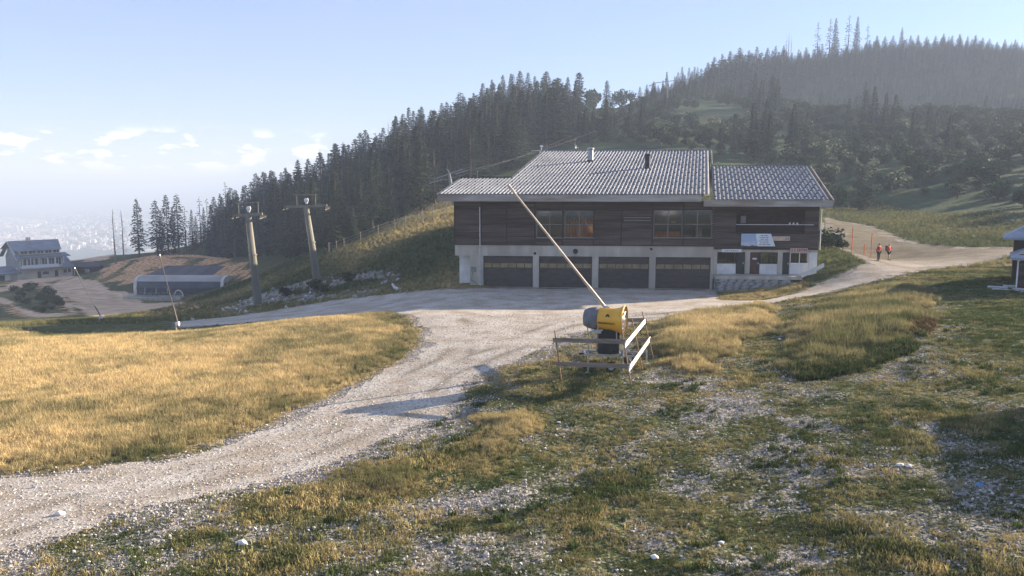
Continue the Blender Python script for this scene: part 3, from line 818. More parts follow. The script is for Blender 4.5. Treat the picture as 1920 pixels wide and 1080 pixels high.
# horn loudspeaker and two round vents on the lintel
hx_, hz_ = fpt(1080, 471)
horn = MB().tube([(hx_, 0, hz_), (hx_, -.25, hz_ + .02), (hx_ - .05, -.5, hz_ + .02)], [.08, .12, .26], 14).build('horn', M_DARKMETAL, lodge)
MB().bar((hx_ + .1, -.3, hz_ - .15), (hx_ + .3, -.35, hz_ - .3), .1, .08).build('bracket', M_STEEL, horn)
for (u, v) in ((1003, 475), (1221, 467)):
    a, z = fpt(u, v); MB().disc((a, .01, z), (0, -1, 0), .14, .05, 12).build('wall_vent', M_DARKMETAL, lodge)

# ---- annex on the right: shops below, plank floor above
AX0, AX1 = X1 + .01, X2
azb = fpt(1430, 466)[1]; agz = fpt(1430, 514)[1]; azt = fpt(1430, 386)[1]
MB().box(AX0, AX1, .9, 30, agz - .6, azt).build('annex_core', M_RENDER, lodge)
xr0, zr0 = fpt(1412, 421); xr1, _ = fpt(1497, 421)
balc = (xr0 - 1.6, xr1 + .6, fpt(1430, 436)[1], azt - .35)
cladding(AX0, AX1, azb, azt, [balc]).build('plank_cladding', [M_PLANK, M_PLANK2], lodge, kind='stuff')
MB().box(AX0 + .01, AX1, .021, .2, azb, balc[2]).build('backing_wall', M_BEAM, lodge)
MB().box(AX0 + .01, balc[0], .021, .2, balc[2], azt).build('backing_wall', M_BEAM, lodge)
MB().box(balc[1], AX1, .021, .2, balc[2], azt).build('backing_wall', M_BEAM, lodge)
MB().box(balc[0], balc[1], .021, .2, balc[3], azt).build('backing_wall', M_BEAM, lodge)
MB().box(balc[0] - .1, balc[1] + .1, .80, .89, balc[2] - .1, balc[3] + .1).build('recess_wall', M_BEAM, lodge); MB().box(balc[0] - .08, balc[0], .201, .80, balc[2], balc[3]).box(balc[1], balc[1] + .08, .201, .80, balc[2], balc[3]).box(balc[0], balc[1], .201, .80, balc[2] - .08, balc[2]).build('recess_lining', M_PLANK, lodge)
MB().box(AX1 - .2, AX1, .2, 30, azb, azt).build('end_cladding', M_PLANK, lodge)
rl = MB().tube([(balc[0], -.07, zr0), (balc[1] + .8, -.07, zr0)], .035, 6)
rl.build('balcony_rail', M_FRAMEW, lodge)
for k in range(3):
    x = xr1 - .9 + k * .35
    MB().box(x, x + .14, -.1, -.05, zr0 + .03, zr0 + .2).build('small_lamp', M_FRAMEW, lodge)
a, z = fpt(1396, 412); MB().box(a - .25, a + .25, .6, .8, z - .35, z + .35).build('notice_box', M_FRAMEG, lodge)
pr, zr = fpt(1537, 415); MB().tube([(pr + .1, -.1, azt - .3), (pr + .1, -.1, azb - .1)], .05, 6).build('downpipe', M_FRAMEW, lodge, label='pale downpipe at the right end')
# ground floor of the annex
azl = fpt(1430, 473)[1]
MB().box(AX0, AX1, .02, .4, azl, azb - .02).build('annex_lintel', M_CONC, lodge)
MB().box(AX0 - .0, AX1, -.12, -.052, azb - .1, azb + .06).build('sill_board', M_BEAM, lodge)
def ax(u): return fpt(u, 495)[0]
cols = [(1337.5, 1344.5), (1397, 1406), (1458, 1467)]
for (a, b) in cols: MB().box(ax(a), ax(b), .021, .5, agz - .1, azl - .003).build('annex_pillar', M_CONC, lodge)
MB().box(ax(1517), AX1, .021, .5, agz - .1, azl - .003).build('annex_pillar', M_RENDER, lodge)
zs = fpt(1430, 495)[1]
for (a, b) in ((1344.5, 1380), (1425, 1458), (1481, 1517)):
    MB().box(ax(a) + .002, ax(b) - .002, .10, .45, agz - .1, zs).build('breast_wall', M_RENDER, lodge)
for (a, b, m, hcol) in ((1380, 1397, M_DOORD, 0), (1406, 1425, M_DOORR, 1), (1467, 1481, M_DOORD, 2)):
    d = MB().box(ax(a) + .02, ax(b) - .02, .25, .31, agz, azl - .01).build('door', m, lodge)
    MB().box(ax(b) - .18, ax(b) - .10, .20, .249, agz + .95, agz + 1.1).build('handle', M_STEEL, d)
    if hcol == 1:
        MB().box((ax(a) + ax(b)) / 2 - .2, (ax(a) + ax(b)) / 2 + .2, .235, .248, agz + 1.4, agz + 1.55).build('door_sign', M_FRAMEW, d)
        MB().box(ax(b) - .22, ax(b) - .04, .24, .249, agz + .2, azl - .1).build('door_jamb', M_DOORD, d)
for (a, b, m, room, lit) in ((1344.5, 1380, M_DARKMETAL, M_INSIDE, 0), (1425, 1458, M_DARKMETAL, M_ROOM2, 1), (1481, 1517, M_FRAMEW, M_INSIDE, 2)):
    xa, xb = ax(a) + .01, ax(b) - .01; z0, z1 = zs + .002, azl - .005; t = .06; xm = (xa + xb) / 2 + (0.12 if lit == 1 else 0)
    w = MB().box(xa, xb, .1, .2, z0, z0 + t + (.06 if lit == 2 else 0)).box(xa, xb, .1, .2, z1 - t, z1).box(xa, xa + t, .1, .2, z0 + .13, z1 - t).box(xb - t, xb, .1, .2, z0 + .13, z1 - t).box(xm - .04, xm + .04, .1, .2, z0 + .13, z1 - t)
    f = w.build('window', m, lodge)
    MB().box(xa + t, xm - .04, .14, .15, z0 + .06, z1 - t).build('pane', M_GLASS, f); MB().box(xm + .04, xb - t, .14, .15, z0 + .06, z1 - t).build('pane', M_GLASS, f)
    MB().box(xa, xb, .80, .88, z0, z1).build('room_back', room, f)
    if lit == 1:
        MB().box(xa + .1, xm - .1, .3, .32, z0 + .1, z1 - .1).build('poster', M_YELLOWC, f, label='yellow green poster behind the glass')
        p = MB()
        for q in range(5): p.box(xm + .1, xb - .1, .4, .44, z0 + .15 + q * .2, z0 + .22 + q * .2)
        p.build('shelves', mat('stocked_shelf', (.5, .5, .42), (.12, .16, .1), 8), f)
# sloping parapet at the far right of the annex
xa, za = fpt(1494, 515); xb, zb = fpt(1532, 493)
MB().prism([(xa, za - .3), (xb + .35, zb - .3), (xb + .35, zb + .05), (xa, za + .02)], -1.1, -.75, 'y').build('ramp_wall', M_RENDER, lodge)
MB().box(ax(1337.5), ax(1496), -1.7, .02, agz - .35, agz - .02).build('paved_step', M_CONC, lodge)
# rubble wall under the terrace: a lot of separate faced stones
MB().box(ax(1337) + .1, ax(1478), -1.55, -.1, -.6, agz - .36).build('terrace_core', M_STONEW, lodge)
sx0, sx1 = ax(1337) + .05, ax(1480); z = -.15
stone_me = []
for k in range(5):
    s = MB(); w = .55 + .12 * k; h = .24 + .03 * (k % 3)
    s.add([(rnd.uniform(-.04, .04) + x * w / 2, -.16 + rnd.uniform(-.04, .04) + y * .12, rnd.uniform(-.03, .03) + zz * h / 2) for zz in (-1, 1) for y in (0, 2) for x in (-1, 1)],
          [(0, 2, 3, 1), (4, 5, 7, 6), (0, 1, 5, 4), (2, 6, 7, 3), (0, 4, 6, 2), (1, 3, 7, 5)])
    stone_me.append((w, h, s.mesh('stone_block', M_STONEW)))
row = 0
while z < agz - .5:
    x = sx0 + .2 * (row % 2); hh = .27
    while x < sx1 - .5:
        w, h, me = rnd.choice(stone_me)
        o = mesh_obj('stone', me, lodge, (x + w / 2, -1.56, z + hh / 2)); x += w + .03
    z += hh; row += 1

# ---- roof: one pitch towards us in two heights, ribbed sheet with snow guards
e2 = ray(1322, 24).normalized()
E2 = Vector((e2.dot(B_EX), e2.dot(B_EY), e2.z)); E2 /= E2.y           # per metre of depth
def roof_pt(s, t, y0, z0): return Vector((s + E2.x * t, y0 + t, z0 + E2.z * t))
def hit_roof(u, v, y0, z0):
    """pixel -> (s,t) on the roof plane through the eave line (y0,z0)"""
    d = ray(u, v); dl = Vector((d.dot(B_EX), d.dot(B_EY), d.z)); oo = Vector((0, 0, HC)) - B_O; ol = Vector((oo.dot(B_EX), oo.dot(B_EY), oo.z))
    n = Vector((1, 0, 0)).cross(E2); k = (Vector((0, y0, z0)) - ol).dot(n) / dl.dot(n); p = ol + dl * k
    t = p.y - y0; return p.x - E2.x * t, t
EY0 = -2.1
def eave_z(v, u=1100):
    x, z = fpt(u, v, EY0); return z
Z_M = eave_z(364.5); Z_A = eave_z(375, 1440)
sL, _ = hit_roof(821, 364, EY0, Z_M); sM, _ = hit_roof(960, 333, EY0, Z_M); sR, _ = hit_roof(1337, 366, EY0, Z_M)
_, tL = hit_roof(900, 334, EY0, Z_M); _, tM = hit_roof(1180, 283, EY0, Z_M)
aR, _ = hit_roof(1563, 376, EY0, Z_A); _, tA = hit_roof(1420, 312, EY0, Z_A)
aL = sR - 1.0
RIB = 0.38
def pitch(name, s0, s1, t1, y0, z0, guards, t0=0.0, rs=1.55, gs=2):
    mb = MB(); n = int((s1 - s0) / RIB); th = .05
    for i in range(n):
        a = s0 + i * RIB
        prof = [(a, 0), (a + RIB * .40, 0), (a + RIB * .52, .085), (a + RIB * .82, .085), (a + RIB * .95, 0), (a + RIB, 0)]
        segs = 4
        lo = [roof_pt(p, t0, y0, z0 + h) for p, h in prof]; hi = [roof_pt(p, t1, y0, z0 + h) for p, h in prof]
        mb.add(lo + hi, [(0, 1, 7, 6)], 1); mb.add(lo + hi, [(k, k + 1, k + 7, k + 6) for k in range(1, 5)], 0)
    # underside
    q = [roof_pt(s0, t0, y0, z0 - .14), roof_pt(s0 + n * RIB, t0, y0, z0 - .14), roof_pt(s0 + n * RIB, t1, y0, z0 - .14), roof_pt(s0, t1, y0, z0 - .14)]
    mb.add(q, [(0, 3, 2, 1)])
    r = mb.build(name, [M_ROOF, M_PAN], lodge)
    g = MB(); row = 0; t = t0 + .9
    while t < t1 - .4:
        i = (row % 2) * 1.5
        while i < n - 1:
            s = s0 + (int(i) + .66) * RIB; c = roof_pt(s, t, y0, z0)
            g.box(c.x - .075, c.x + .075, c.y, c.y + .12, c.z + .02, c.z + .21)
            i += gs
        t += rs; row += 1
    if guards: g.build('snow_guard', M_GUARD, r, kind='stuff')
    return r
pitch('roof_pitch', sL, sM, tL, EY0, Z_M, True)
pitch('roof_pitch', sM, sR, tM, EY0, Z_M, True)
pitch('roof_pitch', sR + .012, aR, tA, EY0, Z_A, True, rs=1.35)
# back slopes, ridge caps, fascia, gable boards
def back(s0, s1, t1, y0, z0, dep):
    a = roof_pt(s0, t1, y0, z0); b = roof_pt(s1, t1, y0, z0)
    k = MB().add([a, b, (b.x + E2.x * dep * .5, b.y + dep, b.z - E2.z * dep), (a.x + E2.x * dep * .5, a.y + dep, a.z - E2.z * dep)], [(0, 1, 2, 3)])
    k.build('back_slope', M_ROOF, lodge)
    MB().bar(a + Vector((-.05, 0, .09)), b + Vector((.05, 0, .09)), .35, .12).build('ridge_cap', M_DARKMETAL if s0 == sL else M_ROOF, lodge)
back(sL, sM, tL, EY0, Z_M, 12); back(sM, sR, tM, EY0, Z_M, 22); back(sR, aR, tA, EY0, Z_A, 14)
def fascia(s0, s1, y0, z0, h, u=None):
    MB().box(s0 + .02, s1 - .02, y0 + .03, y0 + .10, z0 - .06 - h, z0 - .02).build('fascia', M_FASCIA, lodge)
    MB().box(s0 + .02, s1 - .02, y0 + .12, 0.0, z0 - h * .9, z0 - h * .8).build('soffit', M_BEAM, lodge)
fascia(sL, fpt(1316, 370, EY0)[0], EY0, Z_M, .62)
fascia(fpt(1319, 380, EY0)[0], aR, EY0 - .02, Z_A, .56)
def gable_board(s, y0, z0, t0, t1, h, dx_=0.0):
    a = roof_pt(s + dx_, t0, y0, z0); b = roof_pt(s + dx_, t1, y0, z0); o = Vector((0, 0, -h / 2 + .02))
    MB().bar(a + o, b + o, .10, h).build('gable_board', M_FASCIA, lodge)
gable_board(sL, EY0, Z_M, .05, tL, .5, -.05); gable_board(aR, EY0, Z_A, .05, tA, .5, .05); gable_board(sM, EY0, Z_M, tL + .1, tM, .35, -.06); gable_board(sR, EY0, Z_M, tA - 1, tM, .6, .06)
# upper wall triangle filling under the roof rise
def fill(s, t0, t1, y0, z0, zlow, m):
    a = roof_pt(s, t0, y0, z0); b = roof_pt(s, t1, y0, z0)
    MB().add([(a.x, a.y, zlow), (b.x, b.y, zlow), (b.x, b.y, b.z - .15), (a.x, a.y, a.z - .15), (a.x + .2, a.y, zlow), (b.x + .2, b.y, zlow), (b.x + .2, b.y, b.z - .15), (a.x + .2, a.y, a.z - .15)],
             [(0, 3, 2, 1), (4, 5, 6, 7), (3, 7, 6, 2)]).build('gable_wall', m, lodge)
fill(sM + .15, tL, tM, EY0, Z_M, Z_M - .5, M_PLANK); fill(sR - .4, tA, tM, EY0, Z_M, Z_A, M_PLANK); fill(sL + 1.9, 2, tL, EY0, Z_M, Z_M - .7, M_PLANK); fill(aR - 1.7, 2, tA, EY0, Z_A, Z_A - .7, M_PLANK)
# flues
for (u, v, top, r, m, lab) in ((1107, 303, 281, .34, M_FLUE, 'shiny capped flue'), (1214, 316, 292, .30, M_DARKMETAL, 'dark flue pipe')):
    s, t = hit_roof(u, v, EY0, Z_M); p = roof_pt(s, t, EY0, Z_M); h = 1.35
    f = MB().tube([p + Vector((0, 0, -.3)), p + Vector((0, 0, h))], r, 14).build('flue', m, lodge, smooth_=False, label=lab)
    MB().tube([p + Vector((0, 0, h + .0)), p + Vector((0, 0, h + .05)), p + Vector((0, 0, h + .22)), p + Vector((0, 0, h + .27))], [r * .9, r * 1.25, r * 1.25, r * .6], 14).build('cap', M_FLUE if r > .32 else M_DARKMETAL, f)
    MB().tube([p + Vector((0, 0, -.05)), p + Vector((0, 0, .18))], [r * 1.6, r * 1.05], 14).build('collar', M_DARKMETAL, f)

# ---- signs on the annex
def sign_map_mat():
    m, nt, bs, out = new_mat('printed_map'); N, L = nt.nodes, nt.links
    tc = N.new('ShaderNodeTexCoord'); sp = N.new('ShaderNodeSeparateXYZ'); L.new(tc.outputs['Object'], sp.inputs[0])
    n = N.new('ShaderNodeTexNoise'); n.inputs['Scale'].default_value = 2.2; n.inputs['Detail'].default_value = 6; L.new(tc.outputs['Object'], n.inputs['Vector'])
    ad = N.new('ShaderNodeMath'); ad.operation = 'MULTIPLY_ADD'; ad.inputs[1].default_value = .9; L.new(n.outputs['Fac'], ad.inputs[0]); L.new(sp.outputs['Z'], ad.inputs[2])
    r = N.new('ShaderNodeValToRGB'); e = r.color_ramp.elements
    e[0].position = .12; e[0].color = (.80, .82, .85, 1); e[1].position = .95; e[1].color = (.34, .44, .62, 1)
    for p, c in ((.30, (.70, .74, .80, 1)), (.36, (.06, .10, .10, 1)), (.52, (.16, .26, .34, 1)), (.62, (.55, .60, .70, 1))): k = e.new(p); k.color = c
    L.new(ad.outputs[0], r.inputs[0]); L.new(r.outputs[0], bs.inputs['Base Color']); bs.inputs['Roughness'].default_value = .5
    return m
x0, z0 = fpt(1388, 461); x1, z1 = fpt(1453, 438); xt, _ = fpt(1444, 438); xm1, _ = fpt(1415, 438); xm0, _ = fpt(1419, 461)
board = empty('piste_map_board', B_O + B_EX * x0 + B_EY * (-.3) + Vector((0, 0, z0)), 'white slanted board with mountain picture left and text lines right, above the shop doors', 'sign board', B_YAW)
W = x1 - x0; H = z1 - z0; T = xt - x0
MB().prism([(0, 0), (xm0 - x0, 0), (xm1 - x0, H), (0, H)], -.06, 0, 'y').build('picture_panel', sign_map_mat(), board)
MB().prism([(xm0 - x0 + .01, 0), (W, 0), (T, H), (xm1 - x0 + .01, H)], -.06, 0, 'y').build('text_panel', mat('pale_blue_sheet', (.74, .80, .86), (.66, .72, .80), 2, .5), board)
M_INK = mat('grey_print', (.20, .24, .33), (.14, .17, .25), 5)
for i in range(6):
    zz = H * (.86 - i * .145); k = T + (W - T) * (1 - zz / H)
    t = MB(); x = xm0 - x0 + .25 - .12 * (i % 2)
    while x < k - .5:
        w = rnd.uniform(.12, .4); t.box(x, min(x + w, k - .3), -.07, -.062, zz - .035, zz + .035); x += w + .07
    t.build('text_line', M_INK, board)
MB().box(-.05, W, -.02, .24, -.08, -.005).build('ledge', M_BEAM, board)
bx0, bz0 = fpt(1453, 451); bx1, bz1 = fpt(1480, 443)
sg = empty('beige_banner', B_O + B_EX * (bx0 - .3) + B_EY * (-.2) + Vector((0, 0, bz0)), 'narrow beige banner with a small emblem at its right end, beside the slanted map board', 'banner', B_YAW)
MB().box(0, bx1 - bx0 + .3, -.04, 0, 0, bz1 - bz0).build('sheet', mat('beige_cloth', (.62, .48, .38), (.5, .38, .30), 2), sg)
e = MB(); W = bx1 - bx0 + .3
for q in range(3): e.box(W - .42 + q * .12, W - .34 + q * .12, -.05, -.042, .1, .1 + (.2, .12, .24)[q])
e.build('emblem', M_INK, sg)
x0, z0 = fpt(1353, 472.5); x1, z1 = fpt(1390, 467)
sg = empty('shop_name_strip', B_O + B_EX * x0 + B_EY * (-.08) + Vector((0, 0, z0)), 'long thin white sign over the leftmost shop window', 'sign', B_YAW)
MB().box(0, x1 - x0, -.05, 0, 0, z1 - z0).build('strip', M_FRAMEW, sg)
t = MB(); x = .3
while x < x1 - x0 - .3: w = rnd.uniform(.08, .2); t.box(x, x + w, -.06, -.052, .1, z1 - z0 - .12); x += w + .06
t.build('lettering', M_INK, sg)
x0, z0 = fpt(1481, 472); x1, z1 = fpt(1514, 465.5)
sg = empty('red_letter_sign', B_O + B_EX * x0 + B_EY * (-.08) + Vector((0, 0, z0)), 'beige sign with red lettering over the white framed window', 'sign', B_YAW)
MB().box(0, x1 - x0, -.05, 0, 0, z1 - z0).build('strip', mat('beige_panel', (.55, .48, .40), (.46, .40, .33), 3), sg)
t = MB(); x = .12
M_RED = mat('red_paint', (.50, .06, .05), (.38, .04, .04), 4)
while x < x1 - x0 - .15: w = .11; t.box(x, x + w, -.06, -.052, .06 + rnd.choice((0, 0, .06)), z1 - z0 - .06); x += w + rnd.choice((.05, .05, .15))
t.build('lettering', M_RED, sg)
# ------------------------------------------------------------------ vegetation and loose stones
def ag(A, x, y):
    i = np.clip(np.searchsorted(GX, x) - 1, 0, len(GX) - 2); j = np.clip(np.searchsorted(GY, y) - 1, 0, len(GY) - 2)
    fx = (x - GX[i]) / (GX[i + 1] - GX[i]); fy = (y - GY[j]) / (GY[j + 1] - GY[j])
    return (A[i, j] * (1 - fx) + A[i + 1, j] * fx) * (1 - fy) + (A[i, j + 1] * (1 - fx) + A[i + 1, j + 1] * fx) * fy
def blade_tuft(n, h0, h1, w, spread, lean, m, head=False):
    mb = MB()
    for _ in range(n):
        a = rnd.uniform(0, 6.283); r = spread * math.sqrt(rnd.random()); x, y = r * math.cos(a), r * math.sin(a)
        h = rnd.uniform(h0, h1); la = rnd.uniform(0, 6.283); l = lean * h * rnd.uniform(.3, 1)
        dx, dy = math.cos(la) * l - .12 * h, math.sin(la) * l
        fa = rnd.uniform(0, 3.14); wx, wy = math.cos(fa) * w / 2, math.sin(fa) * w / 2
        mb.add([(x - wx, y - wy, -.03), (x + wx, y + wy, -.03), (x + dx * .4 + wx * .8, y + dy * .4 + wy * .8, h * .6), (x + dx * .4 - wx * .8, y + dy * .4 - wy * .8, h * .6), (x + dx, y + dy, h)],
               [(0, 1, 2, 3), (3, 2, 4)])
    return mb.mesh('tuft', m)
M_TUFT = inst_mat('grass_blades', (.085, .11, .035), (.70, .54, .28), transl=0.25)
M_TUFTS = inst_mat('short_grass', (.080, .110, .030), (.50, .39, .18), transl=0.2)
M_LEAFY = inst_mat('weed_leaves', (.05, .09, .025), (.13, .045, .025), transl=0.25)
M_PEB = inst_mat('limestone_pebbles', (.24, .22, .20), (.66, .62, .575), rough=.9)
LIB_TALL = library('tall_tufts', [blade_tuft(26, .22, .55, .022, .22, .35, M_TUFT) for _ in range(5)])
LIB_SHORT = library('short_tufts', [blade_tuft(16, .03, .13, .022, .15, .9, M_TUFTS) for _ in range(5)])
LIB_LEAFY = library('leafy_tufts', [blade_tuft(22, .08, .34, .05, .2, .6, M_LEAFY) for _ in range(3)])
def pebble(k):
    t = (1 + 5 ** .5) / 2; r2 = random.Random(k)
    vs = [(-1, t, 0), (1, t, 0), (-1, -t, 0), (1, -t, 0), (0, -1, t), (0, 1, t), (0, -1, -t), (0, 1, -t), (t, 0, -1), (t, 0, 1), (-t, 0, -1), (-t, 0, 1)]
    fs = [(0, 11, 5), (0, 5, 1), (0, 1, 7), (0, 7, 10), (0, 10, 11), (1, 5, 9), (5, 11, 4), (11, 10, 2), (10, 7, 6), (7, 1, 8), (3, 9, 4), (3, 4, 2), (3, 2, 6), (3, 6, 8), (3, 8, 9), (4, 9, 5), (2, 4, 11), (6, 2, 10), (8, 6, 7), (9, 8, 1)]
    return [tuple(c * .55 * r2.uniform(.7, 1.25) * s for c, s in zip(v, (1, .8, .6))) for v in vs], fs
def pebble_mesh(k, m):
    v, f = pebble(k); mb = MB(); mb.add(v, f); return mb.mesh('pebble', m)
LIB_PEB = library('pebbles', [pebble_mesh(k, M_PEB) for k in range(6)])

def sample(n, x0, x1, y0, y1, gamma=1.0):
    x = rng.uniform(x0, x1, n); y = y0 + (y1 - y0) * rng.uniform(0, 1, n) ** gamma
    u, v = visible_px(x, y, zg(x, y)); k = (u > -120) & (u < 2040) & (v < 1180) & (y > 10)
    return x[k], y[k]
def put(name, lib, x, y, s, tint, label, cat, tilt=.15, sink=0.0):
    n = len(x); P = np.stack([x, y, zg(x, y) - sink], 1)
    rot = np.stack([rng.uniform(-tilt, tilt, n), rng.uniform(-tilt, tilt, n), rng.uniform(0, 6.28, n)], 1)
    return scatter(name, lib, P, s, rot, np.clip(tint, 0, 1), label, cat)
# straw meadow left of the road
x, y = sample(170000, -60, -2, 18, 76, 1.25)
m_ = ag(A_meadow, x, y); g = ag(A_gravel, x, y); r = rng.random(len(x))
k = (r < m_) & (g < .4) & (rng.random(len(x)) < .25 + .75 * smooth(-.3, 2.2, near(P_MEADOW, x, y) + (fbm(x, y, 1.5, 3, 84) - .5) * 4)); x, y = x[k], y[k]
pd = near(P_MEADOW, x, y)
hh = smooth(-0.2, 5.0, pd) * (0.55 + .7 * fbm(x, y, 5, 3, 81))
tint = .42 + .44 * hh + (fbm(x, y, 7, 4, 82) - .5) * 1.5 + (fbm(x, y, 1.2, 2, 83) - .5) * .9
put('meadow_grass', LIB_TALL, x, y, .38 + .62 * hh + rng.uniform(-.08, .1, len(x)), tint, 'tall straw coloured meadow grass left of the gravel road', 'grass')
# tall clumps on the near side
X_, Y_, S_, T_ = [], [], [], []
for i, P in enumerate(P_TALL):
    x, y = sample(60000, min(p[0] for p in P) - 1.5, max(p[0] for p in P) + 1.5, min(p[1] for p in P) - 1.5, max(p[1] for p in P) + 1.5)
    d = near(P, x, y) + (fbm(x, y, 2, 3, 85) - .5) * 3.4
    k = (d > -.3) & (rng.random(len(x)) < (.30 if i < 2 else .14 if i == 2 else .05)) & (ag(A_gravel, x, y) < .4)
    x, y, d = x[k], y[k], d[k]
    X_.append(x); Y_.append(y); S_.append((.5 + .5 * smooth(0, 1.5, d)) * (1.15, 1.15, .5, .55, .5, .5)[i] * rng.uniform(.8, 1.25, len(x)))
    T_.append((.58, .30, .50, .48, .5, .5)[i] + (fbm(x, y, 2.5, 3, 86) - .5) * 1.0)
put('tall_grass', LIB_TALL, np.concatenate(X_), np.concatenate(Y_), np.concatenate(S_), np.concatenate(T_), 'clumps of tall dry grass between the road and the stony turf', 'grass')
# thin short turf of the foreground
x, y = sample(230000, -26, 46, 13, 74, 1.35)
ms = ag(A_meadow, x, y); g = ag(A_gravel, x, y); st = ag(A_stony, x, y)
cl = fbm(x, y, .55, 3, 87)
p = np.maximum((1 - .93 * st) * smooth(.30, .55, cl + .06), .0) * (1 - smooth(.1, .95, g)) * (ms < .5)
k = rng.random(len(x)) < p; x, y = x[k], y[k]
tint = .36 + (fbm(x, y, 3.2, 4, 88) - .5) * 1.3 + (fbm(x, y, .7, 2, 89) - .5) * 1.2
tint = tint - .45 * ag(A_lawn, x, y)
size = .6 + .55 * smooth(.45, .75, fbm(x, y, 2.6, 3, 90))
put('turf', LIB_SHORT, x, y, size * rng.uniform(.7, 1.3, len(x)), tint, 'short patchy turf growing through the stony foreground', 'grass')
# broad leaved green patches and the red brown weeds
x, y = sample(50000, -26, 46, 13, 66)
w = fbm(x, y, 1.5, 3, 91); k = (w > .66) & (ag(A_gravel, x, y) < .1) & (ag(A_meadow, x, y) < .5) & (rng.random(len(x)) < .55)
put('green_weeds', LIB_LEAFY, x[k], y[k], rng.uniform(.3, .75, k.sum()), rng.uniform(0, .25, k.sum()), 'scattered low green weeds in the foreground turf', 'weeds')
P = gpoly([(1690, 600), (1740, 590), (1752, 612), (1738, 632), (1700, 628)])
x, y = sample(1500, min(p[0] for p in P), max(p[0] for p in P), min(p[1] for p in P), max(p[1] for p in P)); k = inpoly(x, y, P)
put('red_brown_weeds', LIB_LEAFY, x[k], y[k], rng.uniform(.5, 1.2, k.sum()), rng.uniform(.15, .95, k.sum()), 'red brown docks at the right end of the tall grass', 'weeds')
P = gpoly([(1480, 690), (1600, 672), (1700, 640), (1720, 655), (1600, 700), (1500, 715)])
x, y = sample(5000, min(p[0] for p in P), max(p[0] for p in P), min(p[1] for p in P), max(p[1] for p in P)); k = inpoly(x, y, P)
put('nettle_strip', LIB_LEAFY, x[k], y[k], rng.uniform(.5, 1.1, k.sum()), rng.uniform(0, .3, k.sum()), 'strip of bright green weeds along the foot of the tall grass', 'weeds')
# slopes further off
x, y = sample(90000, -60, 75, 74, 175)
st = ag(A_stony, x, y); tn = ag(A_tan, x, y); g = ag(A_gravel, x, y)
lx, ly = to_b(x, y)
inb = (lx > BXL - .5) & (lx < X2 + .3) & (ly > -3) & (ly < 45)
k = (rng.random(len(x)) < .8 * (1 - st) * (1 - .8 * tn)) & (g < .3) & ~inb; x, y = x[k], y[k]
put('slope_grass', LIB_TALL, x, y, rng.uniform(.4, .9, len(x)), ag(A_dry, x, y) * .9 + rng.uniform(-.15, .15, len(x)), 'grass on the slopes round the lodge', 'grass')
# stones
x, y = sample(420000, -30, 46, 13, 62, 1.4)
st = np.maximum(ag(A_stony, x, y) ** 1.5 * .85, ag(A_gravel, x, y) * .40)
edge = np.exp(-(near(P_ROAD, x, y) / 1.2) ** 2)
k = rng.random(len(x)) < np.clip(st + .25 * edge, 0, 1) * .8; x, y = x[k], y[k]; g = ag(A_gravel, x, y)
sz = rng.lognormal(-3.8, .42, len(x)) * np.where(g > .5, 1.05, 1.15); sz = np.clip(sz, .012, .055) * np.where(rng.random(len(sz)) < .0025, 2.4, 1)
put('gravel_stones', LIB_PEB, x, y, sz, rng.beta(1.8, 2.2, len(x)), 'loose pale limestone chips over the road and the turf', 'gravel', tilt=1.0, sink=-.012)
x, y = sample(26000, -50, 80, 74, 150)
lx, ly = to_b(x, y); k = (rng.random(len(x)) < ag(A_stony, x, y) * (ag(A_gravel, x, y) < .4)) & ~((lx > BXL - 1) & (lx < X2 + 2) & (ly > -6)); x, y = x[k], y[k]
put('slope_rubble', LIB_PEB, x, y, np.clip(rng.lognormal(-2.2, .5, len(x)), .05, .5), rng.beta(2, 2, len(x)), 'rubble on the eroded bank and the scree', 'rubble', tilt=1.0)

# ---- trees
def leaf_mat(name, c1, c2, c3):
    m, nt, bs, out = new_mat(name); N, L = nt.nodes, nt.links
    tc = N.new('ShaderNodeTexCoord'); no = N.new('ShaderNodeTexNoise'); no.inputs['Scale'].default_value = .9; no.inputs['Detail'].default_value = 4
    L.new(tc.outputs['Object'], no.inputs['Vector'])
    r = N.new('ShaderNodeValToRGB'); e = r.color_ramp.elements; e[0].position = .34; e[0].color = c4(c2); e[1].position = .68; e[1].color = c4(c1); L.new(no.outputs['Fac'], r.inputs[0])
    oi = N.new('ShaderNodeObjectInfo'); mx = N.new('ShaderNodeMixRGB'); mr = N.new('ShaderNodeMapRange'); mr.inputs['To Max'].default_value = .75
    L.new(oi.outputs['Random'], mr.inputs['Value']); L.new(mr.outputs[0], mx.inputs[0]); L.new(r.outputs[0], mx.inputs[1]); mx.inputs[2].default_value = c4(c3)
    L.new(mx.outputs[0], bs.inputs['Base Color']); bs.inputs['Roughness'].default_value = .7; bs.inputs['Specular IOR Level'].default_value = .15
    tr = N.new('ShaderNodeBsdfTranslucent'); L.new(mx.outputs[0], tr.inputs[0]); ms = N.new('ShaderNodeMixShader'); ms.inputs[0].default_value = .10
    L.new(bs.outputs[0], ms.inputs[1]); L.new(tr.outputs[0], ms.inputs[2]); L.new(ms.outputs[0], out.inputs[0])
    return m
M_SPRUCE = leaf_mat('spruce_needles', (.020, .046, .034), (.006, .018, .016), (.050, .078, .032))
M_LEAF = leaf_mat('broad_leaves', (.045, .082, .028), (.014, .034, .014), (.075, .090, .03))
M_BARK = mat('bark', (.17, .13, .10), (.09, .07, .055), 3, .9, stretch=(1, 1, .2))
M_DEAD = mat('bleached_dead_wood', (.30, .26, .22), (.16, .14, .12), 3, .9, stretch=(1, 1, .2))
